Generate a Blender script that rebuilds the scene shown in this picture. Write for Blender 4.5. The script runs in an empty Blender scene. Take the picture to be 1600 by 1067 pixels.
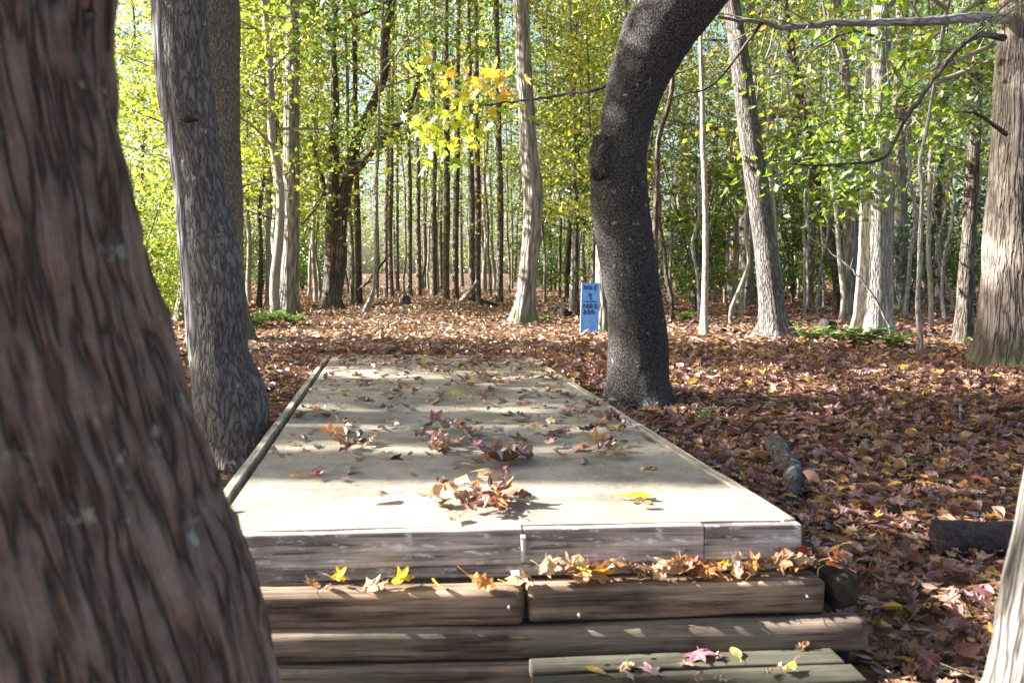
import bpy, bmesh, math, random
import numpy as np
from mathutils import Vector, Matrix

R = math.radians
scene = bpy.context.scene
C = scene.collection

# ------------------------------------------------------------------ camera, sky, sun, exposure
FPX, CX, CY, HOR, CAMZ = 1400.0, 800.0, 533.5, 425.0, 0.70
PITCH = math.atan((CY - HOR) / FPX)
cam = bpy.data.cameras.new('camera')
cam.sensor_width = 36.0
cam.lens = 36.0 * FPX / 1600.0
cam.clip_start, cam.clip_end = 0.05, 1000.0
cam.dof.use_dof = True
cam.dof.focus_distance = 8.5
cam.dof.aperture_fstop = 6.3
cam_o = bpy.data.objects.new('camera', cam)
C.objects.link(cam_o)
cam_o.location = (0, 0, CAMZ)
cam_o.rotation_euler = (math.pi / 2 - PITCH, 0, 0)
scene.camera = cam_o

SUN_EL, SUN_E = R(30), 0.05           # from the left, a touch behind
sx, sy = -math.cos(math.asin(SUN_E)), SUN_E
SUN = Vector((sx * math.cos(SUN_EL), sy * math.cos(SUN_EL), math.sin(SUN_EL)))
w = bpy.data.worlds.new('World')
scene.world = w
w.use_nodes = True
nt = w.node_tree
bg = nt.nodes['Background']
sky = nt.nodes.new('ShaderNodeTexSky')
sky.sky_type = 'NISHITA'
sky.sun_disc = False
sky.dust_density = 4.0
sky.ozone_density = 0.5
sky.sun_elevation = SUN_EL
sky.sun_rotation = math.atan2(sx, sy)
nt.links.new(sky.outputs[0], bg.inputs[0])
bg.inputs[1].default_value = 0.062
sl = bpy.data.lights.new('sun', 'SUN')
sl.energy = 5.0
sl.angle = R(0.5)
sl.color = (1.0, 0.945, 0.86)
so = bpy.data.objects.new('sun', sl)
C.objects.link(so)
so.rotation_euler = (-SUN).to_track_quat('-Z', 'Y').to_euler()
scene.view_settings.view_transform = 'Standard'
scene.view_settings.look = 'None'
scene.view_settings.exposure = 2.55
cy = scene.cycles
cy.use_denoising = True
cy.max_bounces = 7
cy.diffuse_bounces = 4
cy.glossy_bounces = 2
cy.transmission_bounces = 5
cy.sample_clamp_indirect = 6

# ------------------------------------------------------------------ helpers
_perm = np.random.RandomState(7).permutation(512)
_perm = np.concatenate([_perm, _perm, _perm])
_grad = np.random.RandomState(8).normal(size=(512, 3))
_grad /= np.linalg.norm(_grad, axis=1)[:, None]


def pn(x, y, z=0.0, s=0):
    """gradient noise, about -0.6..0.6"""
    x, y, z = np.broadcast_arrays(np.asarray(x, float) + s * 17.3, np.asarray(y, float), np.asarray(z, float))
    xi, yi, zi = np.floor(x).astype(int), np.floor(y).astype(int), np.floor(z).astype(int)
    xf, yf, zf = x - xi, y - yi, z - zi
    f = lambda t: t * t * t * (t * (t * 6 - 15) + 10)
    u, v, ww = f(xf), f(yf), f(zf)
    out = 0
    for a in (0, 1):
        for b in (0, 1):
            for c in (0, 1):
                h = _perm[(_perm[(_perm[(xi + a) & 511] + yi + b) & 511] + zi + c) & 511]
                g = _grad[h]
                d = g[..., 0] * (xf - a) + g[..., 1] * (yf - b) + g[..., 2] * (zf - c)
                out = out + d * (u if a else 1 - u) * (v if b else 1 - v) * (ww if c else 1 - ww)
    return out


def fbm(x, y, z=0.0, s=0, o=4):
    t, a = 0, 1.0
    for i in range(o):
        t = t + a * pn(np.asarray(x) * 2 ** i, np.asarray(y) * 2 ** i, np.asarray(z) * 2 ** i, s + i)
        a *= 0.5
    return t


def sstep(t):
    t = np.clip(t, 0, 1)
    return t * t * (3 - 2 * t)


def gz(x, y):
    """height of the forest floor (platform top is z = 0)"""
    x = np.asarray(x, float)
    y = np.asarray(y, float)
    z = -0.03 - 0.40 * sstep((7.2 - y) / 5.6)
    z = z + 0.05 * fbm(x * 0.7, y * 0.7, 0.3, 3, 3) * sstep((np.abs(x) + 0.4) / 1.5)
    z = z + 0.09 * fbm(x * 0.16, y * 0.16, 1.7, 5, 2) * sstep((y - 9) / 8)
    z = z + 0.3 * sstep((y - 30) / 60)
    return z


FW = np.array([0, math.cos(PITCH), -math.sin(PITCH)])
UP = np.array([0, math.sin(PITCH), math.cos(PITCH)])
ORG = np.array([0, 0, CAMZ])


def ray(px, py):
    return FW * FPX + np.array([1.0, 0, 0]) * (px - CX) + UP * (CY - py)


def P(px, py, Y):
    d = ray(px, py)
    return ORG + d * (Y / d[1])


def PZ(px, py, z):
    d = ray(px, py)
    return ORG + d * ((z - CAMZ) / d[2])


def G(px, py):
    d = ray(px, py)
    t0, t1 = 0.3 / d[1], 0.3 / d[1]
    y = 0.3
    while y < 120:
        p = ORG + d * (y / d[1])
        if p[2] < gz(p[0], p[1]):
            break
        y += 0.05
    return p


class Geo:
    def __init__(self):
        self.V, self.F, self.n, self.Q = [], [], 0, []

    def add(self, v, f, m=0, smooth=True, rest=None):
        v = np.asarray(v, float)
        self.Q.append(v if rest is None else rest)
        f = np.asarray(f, int)
        self.V.append(v)
        self.F.append((f + self.n, m, smooth))
        self.n += len(v)

    def mesh(self, name, mats):
        me = bpy.data.meshes.new(name)
        V = np.concatenate(self.V)
        me.vertices.add(len(V))
        me.vertices.foreach_set('co', V.ravel())
        li, ls, lt, mi, sm = [], [], [], [], []
        off = 0
        for f, m, s in self.F:
            n, k = f.shape
            li.append(f.ravel())
            ls.append(off + np.arange(n) * k)
            lt.append(np.full(n, k))
            mi.append(np.full(n, m))
            sm.append(np.full(n, s))
            off += n * k
        li = np.concatenate(li)
        me.loops.add(len(li))
        me.loops.foreach_set('vertex_index', li)
        ls = np.concatenate(ls)
        me.polygons.add(len(ls))
        me.polygons.foreach_set('loop_start', ls)
        me.polygons.foreach_set('material_index', np.concatenate(mi))
        me.polygons.foreach_set('use_smooth', np.concatenate(sm))
        for m in mats:
            me.materials.append(m)
        if any(m.name.startswith('bark') for m in mats):
            at = me.attributes.new('rest', 'FLOAT_VECTOR', 'POINT')
            at.data.foreach_set('vector', np.concatenate(self.Q).ravel())
        me.update(calc_edges=True)
        me.validate()
        return me


def tag(o, label=None, cat=None, group=None, kind=None):
    for k, v in (('label', label), ('category', cat), ('group', group), ('kind', kind)):
        if v:
            o[k] = v
    return o


def link(name, me, parent=None, loc=None):
    o = bpy.data.objects.new(name, me)
    C.objects.link(o)
    if parent:
        o.parent = parent
    if loc is not None:
        o.location = loc
    return o


def empty(name, loc, label, cat, group=None, rz=0):
    o = bpy.data.objects.new(name, None)
    C.objects.link(o)
    o.location = loc
    o.rotation_euler = (0, 0, rz)
    return tag(o, label, cat, group)


def copy_tree(o, loc, rz=0, sc=1.0, label=None, group=None):
    c = o.copy()
    C.objects.link(c)
    c.location = loc
    c.rotation_euler = (0, 0, rz)
    c.scale = (sc, sc, sc) if not hasattr(sc, '__len__') else sc
    for ch in o.children:
        k = ch.copy()
        C.objects.link(k)
        k.parent = c
    return tag(c, label, None, group)


def unit(v):
    return v / (np.linalg.norm(v, axis=-1, keepdims=True) + 1e-9)


def catmull(pts, n):
    pts = np.asarray(pts, float)
    m = len(pts)
    if m < 3:
        t = np.linspace(0, 1, n)[:, None]
        return pts[0] * (1 - t) + pts[-1] * t
    e = np.vstack([2 * pts[0] - pts[1], pts, 2 * pts[-1] - pts[-2]])
    seg = np.linalg.norm(np.diff(pts[:, :3], axis=0), axis=1)
    cum = np.concatenate([[0], np.cumsum(seg)])
    s = np.linspace(0, cum[-1], n)
    i = np.clip(np.searchsorted(cum, s, side='right') - 1, 0, m - 2)
    t = ((s - cum[i]) / (seg[i] + 1e-9))[:, None]
    p0, p1, p2, p3 = e[i], e[i + 1], e[i + 2], e[i + 3]
    return 0.5 * (2 * p1 + (p2 - p0) * t + (2 * p0 - 5 * p1 + 4 * p2 - p3) * t ** 2 + (3 * p1 - p0 - 3 * p2 + p3) * t ** 3)


def tube(g, pts, rad, k=8, m=0, disp=None, cap=True):
    pts = np.asarray(pts, float)
    rad = np.asarray(rad, float)
    n = len(pts)
    T = unit(np.gradient(pts, axis=0))
    d = unit(pts[-1] - pts[0])
    ref = np.array([1.0, 0, 0]) if abs(d[0]) < 0.7 else np.array([0, 1.0, 0])
    U = unit(np.cross(T, ref))
    W = np.cross(T, U)
    ph = np.arange(k) * 2 * math.pi / k
    rr = np.repeat(rad[:, None], k, 1)
    dirs = np.cos(ph)[None, :, None] * U[:, None, :] + np.sin(ph)[None, :, None] * W[:, None, :]
    if disp is not None:
        base = pts[:, None, :] + rr[..., None] * dirs
        rr = rr + disp(base, np.repeat(ph[None], n, 0), rr)
    V = (pts[:, None, :] + rr[..., None] * dirs).reshape(-1, 3)
    # where each point lay on the straight, round, undeformed log: bark runs along the wood
    sl_ = np.concatenate([[0], np.cumsum(np.linalg.norm(np.diff(pts, axis=0), axis=1))]) + (abs(pts[-1].sum()) * 3.7) % 9
    rm = float(np.mean(rad[:max(2, n // 2)]))
    Q = np.stack([np.repeat(rm * np.cos(ph)[None], n, 0), np.repeat(rm * np.sin(ph)[None], n, 0), np.repeat(sl_[:, None], k, 1)], -1).reshape(-1, 3)
    i = np.arange(n - 1)[:, None] * k
    j = np.arange(k)[None]
    j2 = (j + 1) % k
    F = np.stack([i + j, i + j2, i + k + j2, i + k + j], -1).reshape(-1, 4)
    g.add(V, F, m, True, Q)
    if cap:
        for ring, end, flip in ((0, pts[0], 1), (n - 1, pts[-1], 0)):
            vv = np.vstack([V[ring * k:(ring + 1) * k], end[None]])
            a = np.arange(k)
            b = (a + 1) % k
            f = np.stack([b, a, np.full(k, k)] if flip else [a, b, np.full(k, k)], -1)
            g.add(vv, f, m)


def bend(v, k, rs=None):
    """roll a flat leaf about an axis in its own plane, with a fold along the midrib"""
    rs = rs or np.random.RandomState(3)
    a = rs.uniform(0, math.pi)
    d, e = np.array([math.cos(a), math.sin(a), 0]), np.array([-math.sin(a), math.cos(a), 0])
    c = v - np.array([.4, 0, 0])
    u, w_ = c @ d, c @ e
    z = c[:, 2] + .35 * abs(k) * np.abs(c[:, 1]) * rs.uniform(-.6, 1) + .10 * abs(k) * pn(c[:, 0] * 4, c[:, 1] * 4, a * 5) * 2
    kk = 1.7 * k + 1e-4
    un = np.sin(kk * u) / kk
    z = z + (1 - np.cos(kk * u)) / kk
    return un[:, None] * d + w_[:, None] * e + np.array([.4, 0, 0]) + z[:, None] * np.array([0, 0, 1.0])


# leaf templates: (dir, side, normal)
def tmpl(kind, rs=None, curl=0.0):
    if kind == 'quad':
        v = [(0, 0, 0), (.45, .36, .08), (1, 0, 0), (.45, -.36, .08)]
        f = [(0, 2, 1), (0, 3, 2)]
    elif kind == 'oval':
        o = [(0, 0), (.22, .2), (.5, .27), (.78, .17), (1, 0), (.78, -.17), (.5, -.27), (.22, -.2)]
        v = [(a, b, curl * (abs(b) * 1.6 + (a - .4) ** 2 * .8)) for a, b in o] + [(.5, 0, 0)]
        f = [(8, i, (i + 1) % 8) for i in range(8)]
    elif kind == 'star':
        half = [(0, .64), (11, .47), (26, .33), (42, .47), (52, .60), (62, .45), (78, .28), (95, .39), (106, .48), (121, .31), (152, .23)]
        pol = half + [(-a_, r_) for a_, r_ in half[:0:-1]]
        v = []
        for a_, r_ in pol:
            jr = r_ * (1 + (rs.uniform(-.13, .13) if rs else 0))
            v.append((jr * math.cos(R(a_)) + .36, jr * math.sin(R(a_)), 0))
        v.append((.36, 0, 0))
        n = len(v) - 1
        f = [(n, i, (i + 1) % n) for i in range(n)]
        if curl:
            v = bend(np.array(v), curl, rs)
    elif kind == 'oak':
        o = [(0, .02), (.18, .06), (.25, .2), (.36, .09), (.5, .3), (.6, .12), (.76, .24), (.82, .1), (1, 0)]
        o = o + [(a, -b) for a, b in o[-2::-1]]
        v = [(a, b, curl * (abs(b) * 1.5 + (a - .45) ** 2 * 1.2)) for a, b in o] + [(.5, 0, 0)]
        n = len(v) - 1
        f = [(n, i, (i + 1) % n) for i in range(n)]
    elif kind == 'needle':
        v = [(0, -.03, 0), (1, 0, .02), (0, .03, 0)]
        f = [(0, 1, 2)]
    return np.array(v, float), np.array(f, int)


def leaves(g, c, size, nrm, rs, t, m=0, dirv=None):
    T, F = t
    n = len(c)
    nrm = unit(nrm)
    d = rs.normal(size=(n, 3)) if dirv is None else dirv
    d = unit(d - nrm * np.sum(d * nrm, 1, keepdims=True))
    s = np.cross(nrm, d)
    size = np.broadcast_to(np.asarray(size), (n,))[:, None, None]
    V = c[:, None, :] + size * (T[None, :, 0:1] * d[:, None] + T[None, :, 1:2] * s[:, None] + T[None, :, 2:3] * nrm[:, None])
    k = len(T)
    FF = (np.arange(n)[:, None, None] * k + F[None]).reshape(-1, 3)
    g.add(V.reshape(-1, 3), FF, m, False)


# ------------------------------------------------------------------ materials
def mat(name):
    m = bpy.data.materials.new(name)
    m.use_nodes = True
    n = m.node_tree
    b = n.nodes['Principled BSDF']
    b.inputs['Specular IOR Level'].default_value = 0.25
    return m, n, b


def nd(n, t, **kw):
    o = n.nodes.new(t)
    for k, v in kw.items():
        if k.startswith('i_'):
            o.inputs[k[2:].replace('_', ' ')].default_value = v
        else:
            setattr(o, k, v)
    return o


def ramp(n, fac, stops, interp='LINEAR'):
    r = n.nodes.new('ShaderNodeValToRGB')
    r.color_ramp.interpolation = interp
    e = r.color_ramp.elements
    while len(e) < len(stops):
        e.new(0.5)
    for i, (p, c) in enumerate(stops):
        e[i].position = p
        e[i].color = (*c, 1) if len(c) == 3 else c
    if fac is not None:
        n.links.new(fac, r.inputs[0])
    return r


def mixc(n, fac, a, b, blend='MIX'):
    m = n.nodes.new('ShaderNodeMix')
    m.data_type = 'RGBA'
    m.blend_type = blend
    for s, v in ((0, fac), (6, a), (7, b)):
        if hasattr(v, 'links'):
            n.links.new(v, m.inputs[s])
        else:
            m.inputs[s].default_value = v if s == 0 else ((*v, 1) if len(v) == 3 else v)
    return m.outputs[2]


def coords(n, scale):
    tc = nd(n, 'ShaderNodeTexCoord')
    mp = nd(n, 'ShaderNodeMapping')
    mp.inputs['Scale'].default_value = scale
    n.links.new(tc.outputs['Object'], mp.inputs[0])
    return mp.outputs[0], tc


def bark(name, dark, light, sc=14, zs=0.22, kind='furrow', bump=0.02, lichen=None, lich_amt=0.5, patch=None, rough=0.9, moss=None, mottle=None):
    m, n, b = mat(name)
    L = n.links.new
    co, tc = coords(n, (sc, sc, sc * zs))
    at = nd(n, 'ShaderNodeAttribute', attribute_name='rest')
    L(at.outputs['Vector'], co.node.inputs[0])
    wob = nd(n, 'ShaderNodeTexNoise', i_Scale=0.7, i_Detail=2.0)
    L(co, wob.inputs['Vector'])
    add = nd(n, 'ShaderNodeVectorMath', operation='MULTIPLY_ADD')
    L(wob.outputs['Color'], add.inputs[0])
    wa = 0.22 if kind == 'ridge' else 1.1
    add.inputs[1].default_value = (wa, wa, wa)
    L(co, add.inputs[2])
    v = nd(n, 'ShaderNodeTexVoronoi', feature='DISTANCE_TO_EDGE' if kind == 'plate' else 'F1', i_Scale=1.0)
    L(add.outputs[0], v.inputs['Vector'])
    nz = nd(n, 'ShaderNodeTexNoise', i_Scale=1.6, i_Detail=8.0, i_Roughness=0.65)
    L(add.outputs[0], nz.inputs['Vector'])
    if kind == 'plate':
        rr = ramp(n, v.outputs['Distance'], [(0.0, (0, 0, 0)), (0.16, (1, 1, 1))])
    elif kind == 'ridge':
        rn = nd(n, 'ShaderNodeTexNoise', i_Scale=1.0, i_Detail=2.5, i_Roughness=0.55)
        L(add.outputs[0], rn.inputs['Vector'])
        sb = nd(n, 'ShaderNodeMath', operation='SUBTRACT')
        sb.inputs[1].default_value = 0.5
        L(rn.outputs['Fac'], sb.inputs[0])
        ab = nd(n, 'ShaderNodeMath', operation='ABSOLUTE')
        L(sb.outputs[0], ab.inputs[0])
        rr = ramp(n, ab.outputs[0], [(0.0, (0, 0, 0)), (0.05, (.5, .5, .5)), (0.15, (1, 1, 1))])  # furrows: dark inner bark, with recess shade put into the colour too
    elif kind == 'furrow':
        rr = ramp(n, v.outputs['Distance'], [(0.15, (1, 1, 1)), (0.75, (0, 0, 0))])
    else:
        rr = ramp(n, nz.outputs['Fac'], [(0.3, (0, 0, 0)), (0.7, (1, 1, 1))])
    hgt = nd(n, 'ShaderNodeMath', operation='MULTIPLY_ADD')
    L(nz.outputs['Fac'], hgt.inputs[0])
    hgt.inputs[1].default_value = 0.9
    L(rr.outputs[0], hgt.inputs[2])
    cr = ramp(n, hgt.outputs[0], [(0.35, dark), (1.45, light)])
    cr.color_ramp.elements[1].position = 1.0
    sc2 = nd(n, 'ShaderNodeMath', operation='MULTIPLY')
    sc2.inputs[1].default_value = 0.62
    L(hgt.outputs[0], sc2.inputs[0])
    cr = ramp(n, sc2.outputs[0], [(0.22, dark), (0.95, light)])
    big = nd(n, 'ShaderNodeTexNoise', i_Scale=2.2, i_Detail=4.0)
    L(tc.outputs['Object'], big.inputs['Vector'])
    col = mixc(n, 0.55, cr.outputs[0], ramp(n, big.outputs['Fac'], [(0.3, (0.55, 0.55, 0.56)), (0.7, (1.35, 1.3, 1.25))]).outputs[0], 'MULTIPLY')
    if patch:
        pf = ramp(n, big.outputs['Fac'], [(0.52, (0, 0, 0)), (0.66, (1, 1, 1))])
        pm = nd(n, 'ShaderNodeMath', operation='MULTIPLY')
        pm.inputs[1].default_value = 0.75
        L(pf.outputs[0], pm.inputs[0])
        col = mixc(n, pm.outputs[0], col, patch)
    if mottle:
        mo = nd(n, 'ShaderNodeTexNoise', i_Scale=38.0, i_Detail=6.0, i_Roughness=0.7)
        L(tc.outputs['Object'], mo.inputs['Vector'])
        mg = ramp(n, mo.outputs['Fac'], [(0.42, (0, 0, 0)), (0.72, (1, 1, 1))])
        mk = nd(n, 'ShaderNodeMath', operation='MULTIPLY')
        L(mg.outputs[0], mk.inputs[0])
        L(rr.outputs[0], mk.inputs[1])
        mx_ = nd(n, 'ShaderNodeMath', operation='MULTIPLY')
        mx_.inputs[1].default_value = 0.6
        L(mk.outputs[0], mx_.inputs[0])
        col = mixc(n, mx_.outputs[0], col, mottle)
    if lichen:
        lv = nd(n, 'ShaderNodeTexNoise', i_Scale=16.0, i_Detail=3.0, i_Roughness=0.6)
        L(tc.outputs['Object'], lv.inputs['Vector'])
        lf = ramp(n, lv.outputs['Fac'], [(0.70 - 0.1 * lich_amt, (0, 0, 0)), (0.76 - 0.1 * lich_amt, (1, 1, 1))])
        col = mixc(n, lf.outputs[0], col, lichen)
    if moss:
        sp = nd(n, 'ShaderNodeSeparateXYZ')
        L(tc.outputs['Object'], sp.inputs[0])
        mh = nd(n, 'ShaderNodeMath', operation='MULTIPLY_ADD')
        L(big.outputs['Fac'], mh.inputs[0])
        mh.inputs[1].default_value = -1.4
        L(sp.outputs['Z'], mh.inputs[2])
        mf = ramp(n, mh.outputs[0], [(0.0, (0, 0, 0)), (0.001, (0, 0, 0))])
        mr = nd(n, 'ShaderNodeMapRange')
        mr.inputs['From Min'].default_value = -0.35
        mr.inputs['From Max'].default_value = -0.75
        L(mh.outputs[0], mr.inputs['Value'])
        mm = nd(n, 'ShaderNodeMath', operation='MULTIPLY')
        mm.inputs[1].default_value = 0.7
        L(mr.outputs[0], mm.inputs[0])
        col = mixc(n, mm.outputs[0], col, moss)
    L(col, b.inputs['Base Color'])
    b.inputs['Roughness'].default_value = rough
    bp = nd(n, 'ShaderNodeBump')
    bp.inputs['Strength'].default_value = 1.0
    bp.inputs['Distance'].default_value = bump
    L(hgt.outputs[0], bp.inputs['Height'])
    L(bp.outputs[0], b.inputs['Normal'])
    return m


def leafmat(name, cols, trans=0.45, gloss=0.12, objmix=0.35, boost=1.5):
    m = bpy.data.materials.new(name)
    m.use_nodes = True
    n = m.node_tree
    n.nodes.clear()
    L = n.links.new
    out = nd(n, 'ShaderNodeOutputMaterial')
    geo = nd(n, 'ShaderNodeNewGeometry')
    oi = nd(n, 'ShaderNodeObjectInfo')
    mx = nd(n, 'ShaderNodeMix')
    mx.inputs[0].default_value = objmix
    L(geo.outputs['Random Per Island'], mx.inputs[2])
    L(oi.outputs['Random'], mx.inputs[3])
    k = len(cols)
    cr = ramp(n, mx.outputs[0], [((i + 0.5) / k, c) for i, c in enumerate(cols)])
    # veins and blotches inside a leaf
    tc = nd(n, 'ShaderNodeTexCoord')
    nz = nd(n, 'ShaderNodeTexNoise', i_Scale=55.0, i_Detail=3.0)
    L(tc.outputs['Object'], nz.inputs['Vector'])
    col = mixc(n, 0.5, cr.outputs[0], ramp(n, nz.outputs['Fac'], [(0.3, (.6, .6, .6)), (0.7, (1.35, 1.35, 1.35))]).outputs[0], 'MULTIPLY')
    df = nd(n, 'ShaderNodeBsdfDiffuse')
    L(col, df.inputs[0])
    tr = nd(n, 'ShaderNodeBsdfTranslucent')
    tcol = mixc(n, 1.0, col, (boost, boost, boost * 0.75), 'MULTIPLY')
    L(tcol, tr.inputs[0])
    m1 = nd(n, 'ShaderNodeMixShader')
    m1.inputs[0].default_value = trans
    L(df.outputs[0], m1.inputs[1])
    L(tr.outputs[0], m1.inputs[2])
    gl = nd(n, 'ShaderNodeBsdfGlossy')
    gl.inputs['Roughness'].default_value = 0.45
    gl.inputs[0].default_value = (.6, .6, .6, 1)
    fr = nd(n, 'ShaderNodeFresnel')
    fr.inputs[0].default_value = 1.35
    fm = nd(n, 'ShaderNodeMath', operation='MULTIPLY')
    fm.inputs[1].default_value = gloss * 4
    L(fr.outputs[0], fm.inputs[0])
    m2 = nd(n, 'ShaderNodeMixShader')
    L(fm.outputs[0], m2.inputs[0])
    L(m1.outputs[0], m2.inputs[1])
    L(gl.outputs[0], m2.inputs[2])
    L(m2.outputs[0], out.inputs[0])
    return m


def wood(name, dark, light, flakes=None, rough=0.85, green=None):
    """weathered timber, grain along local x"""
    m, n, b = mat(name)
    L = n.links.new
    co, tc = coords(n, (2.2, 38, 38))
    nz = nd(n, 'ShaderNodeTexNoise', i_Scale=1.0, i_Detail=7.0, i_Roughness=0.6, i_Distortion=0.6)
    L(co, nz.inputs['Vector'])
    big = nd(n, 'ShaderNodeTexNoise', i_Scale=6.0, i_Detail=5.0)
    L(tc.outputs['Object'], big.inputs['Vector'])
    col = ramp(n, nz.outputs['Fac'], [(0.32, dark), (0.66, light)]).outputs[0]
    col = mixc(n, 0.7, col, ramp(n, big.outputs['Fac'], [(0.32, (0.3, 0.29, 0.3)), (0.5, (.95, .93, .92)), (0.68, (1.35, 1.3, 1.25))]).outputs[0], 'MULTIPLY')
    co3, _ = coords(n, (3.0, 130, 130))
    ck = nd(n, 'ShaderNodeTexNoise', i_Scale=1.0, i_Detail=4.0, i_Roughness=0.6, i_Distortion=0.9)
    L(co3, ck.inputs['Vector'])
    cf = ramp(n, ck.outputs['Fac'], [(0.36, (.28, .26, .25)), (0.43, (1, 1, 1)), (0.66, (1.15, 1.15, 1.15))])
    col = mixc(n, .9, col, cf.outputs[0], 'MULTIPLY')
    if flakes:
        co2, _ = coords(n, (14, 45, 45))
        fl = nd(n, 'ShaderNodeTexNoise', i_Scale=1.0, i_Detail=5.0, i_Roughness=0.7)
        L(co2, fl.inputs['Vector'])
        ff = ramp(n, fl.outputs['Fac'], [(0.55, (0, 0, 0)), (0.64, (.85, .85, .85))])
        col = mixc(n, ff.outputs[0], col, flakes)
    if green:
        gf = ramp(n, big.outputs['Fac'], [(0.48, (0, 0, 0)), (0.62, (.7, .7, .7))])
        col = mixc(n, gf.outputs[0], col, green)
    L(col, b.inputs['Base Color'])
    b.inputs['Roughness'].default_value = rough
    bp = nd(n, 'ShaderNodeBump')
    bp.inputs['Strength'].default_value = 0.8
    bp.inputs['Distance'].default_value = 0.006
    L(nz.outputs['Fac'], bp.inputs['Height'])
    L(bp.outputs[0], b.inputs['Normal'])
    return m


M = {}
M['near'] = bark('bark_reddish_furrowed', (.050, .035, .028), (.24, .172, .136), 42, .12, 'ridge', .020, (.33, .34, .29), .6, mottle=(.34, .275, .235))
M['maple'] = bark('bark_grey_maple', (.045, .042, .041), (.185, .175, .168), 44, .26, 'ridge', .008, (.42, .40, .36), .35)
M['rough'] = bark('bark_grey_ridged', (.05, .046, .044), (.22, .207, .198), 36, .20, 'ridge', .014, (.36, .35, .30), .2)
M['oak'] = bark('bark_dark_oak', (.013, .012, .012), (.102, .095, .093), 90, .5, 'plate', .012, (.34, .34, .32), .55)
M['grey'] = bark('bark_pale_grey', (.11, .10, .09), (.40, .375, .335), 30, .14, 'furrow', .02, None, moss=(.10, .15, .05))
M['pale'] = bark('bark_whitish', (.15, .142, .133), (.45, .44, .425), 30, .16, 'ridge', .012, None)
M['pine'] = bark('bark_pine', (.045, .037, .032), (.22, .18, .155), 24, .3, 'plate', .018)
M['cedar'] = bark('bark_cedar_strips', (.040, .033, .029), (.15, .124, .108), 26, .14, 'ridge', .02, None, patch=(.30, .265, .225), moss=(.09, .12, .04))  # pale bark patches, with sun and shade blotches put into the colour
M['stem'] = bark('bark_sapling', (.16, .14, .12), (.44, .41, .37), 40, .2, 'noise', .004)
M['dark'] = bark('bark_brown', (.03, .024, .02), (.17, .145, .125), 26, .16, 'ridge', .016, (.35, .34, .3), .1)
M['scar'] = bark('bark_scar_wood', (.10, .10, .105), (.46, .46, .475), 34, .10, 'ridge', .010)
M['rear'] = bark('bark_rear_cracked', (.06, .055, .046), (.31, .285, .24), 62, .3, 'ridge', .012)
M['corner'] = bark('bark_corner', (.05, .045, .04), (.40, .375, .345), 46, .11, 'ridge', .016)
M['deadlog'] = bark('bark_dead_log', (.018, .015, .017), (.09, .075, .078), 20, 1, 'noise', .012)
M['lichenlog'] = bark('bark_lichen_log', (.05, .042, .038), (.27, .245, .235), 34, .8, 'noise', .02, (.42, .46, .48), 1.0)

GREEN = [(.05, .11, .02), (.09, .16, .03), (.15, .225, .04), (.24, .28, .05), (.33, .32, .06)]
YELL = [(.12, .20, .03), (.20, .27, .035), (.29, .33, .045), (.40, .38, .055), (.47, .37, .07)]
HOLLY = [(0.045, 0.112, 0.03), (0.0675, 0.15, 0.045), (0.09, 0.195, 0.0525), (0.135, 0.255, 0.06)]
M['l_green'] = leafmat('leaves_yellow_green', GREEN, .55)
M['l_yell'] = leafmat('leaves_yellow', YELL, .55)
M['l_lime'] = leafmat('leaves_lime', [(.12, .20, .03), (.19, .28, .035), (.28, .35, .045), (.38, .40, .06)], .55)
M['l_holly'] = leafmat('leaves_dark_glossy', HOLLY, .25, .3)
M['l_maple'] = leafmat('leaves_maple_turning', [(.17, .28, .03), (.26, .34, .035), (.36, .39, .04), (.46, .42, .05), (.52, .36, .06)], .6)
M['l_orange'] = leafmat('leaves_orange', [(.56, .42, .08), (.58, .36, .09), (.48, .42, .06), (.55, .30, .10)], .55)
M['l_pine'] = leafmat('needles_green', [(.03, .075, .03), (.05, .11, .035), (.08, .14, .04)], .2, .1)
M['l_fern'] = leafmat('fern_fronds', [(.10, .22, .05), (.18, .32, .08), (.30, .38, .10)], .45)
LIT = [(0.068, 0.0369, 0.0264), (0.151, 0.08, 0.0527), (0.258, 0.146, 0.0988), (0.197, 0.0893, 0.0494), (0.363, 0.215, 0.148), (0.258, 0.131, 0.14), (0.0983, 0.0523, 0.0395),
       (0.333, 0.154, 0.0906), (0.333, 0.231, 0.189), (0.197, 0.0923, 0.115), (0.393, 0.246, 0.248), (0.272, 0.17, 0.165), (0.227, 0.123, 0.0741), (0.454, 0.324, 0.231), (0.121, 0.0616, 0.0461), (0.5, 0.324, 0.0824)]
M['litter_path'] = leafmat('dry_path_leaves', [(.26, .17, .12), (.36, .24, .18), (.20, .12, .08), (.42, .29, .22), (.30, .18, .13), (.24, .13, .08), (.34, .25, .20)], .2, .05, 0.0, 1.2)
M['litter'] = leafmat('leaf_litter_browns', LIT, .2, .05, 0.0, 1.2)
LC = {'brown': [(.24, .13, .075), (.34, .20, .12)], 'orange': [(.46, .19, .06), (.52, .26, .08)], 'yellow': [(.62, .44, .04), (.70, .52, .08)],
      'purple': [(.22, .09, .11), (.30, .15, .18)], 'tan': [(.42, .29, .19), (.50, .37, .25)], 'red': [(.40, .09, .06), (.46, .14, .07)],
      'pink': [(.40, .24, .24), (.48, .30, .29)], 'dark': [(.10, .05, .035), (.15, .08, .05)]}
for k_, v_ in LC.items():
    M['f_' + k_] = leafmat('fallen_' + k_, v_, .3, .15, .8, 1.3)

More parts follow.
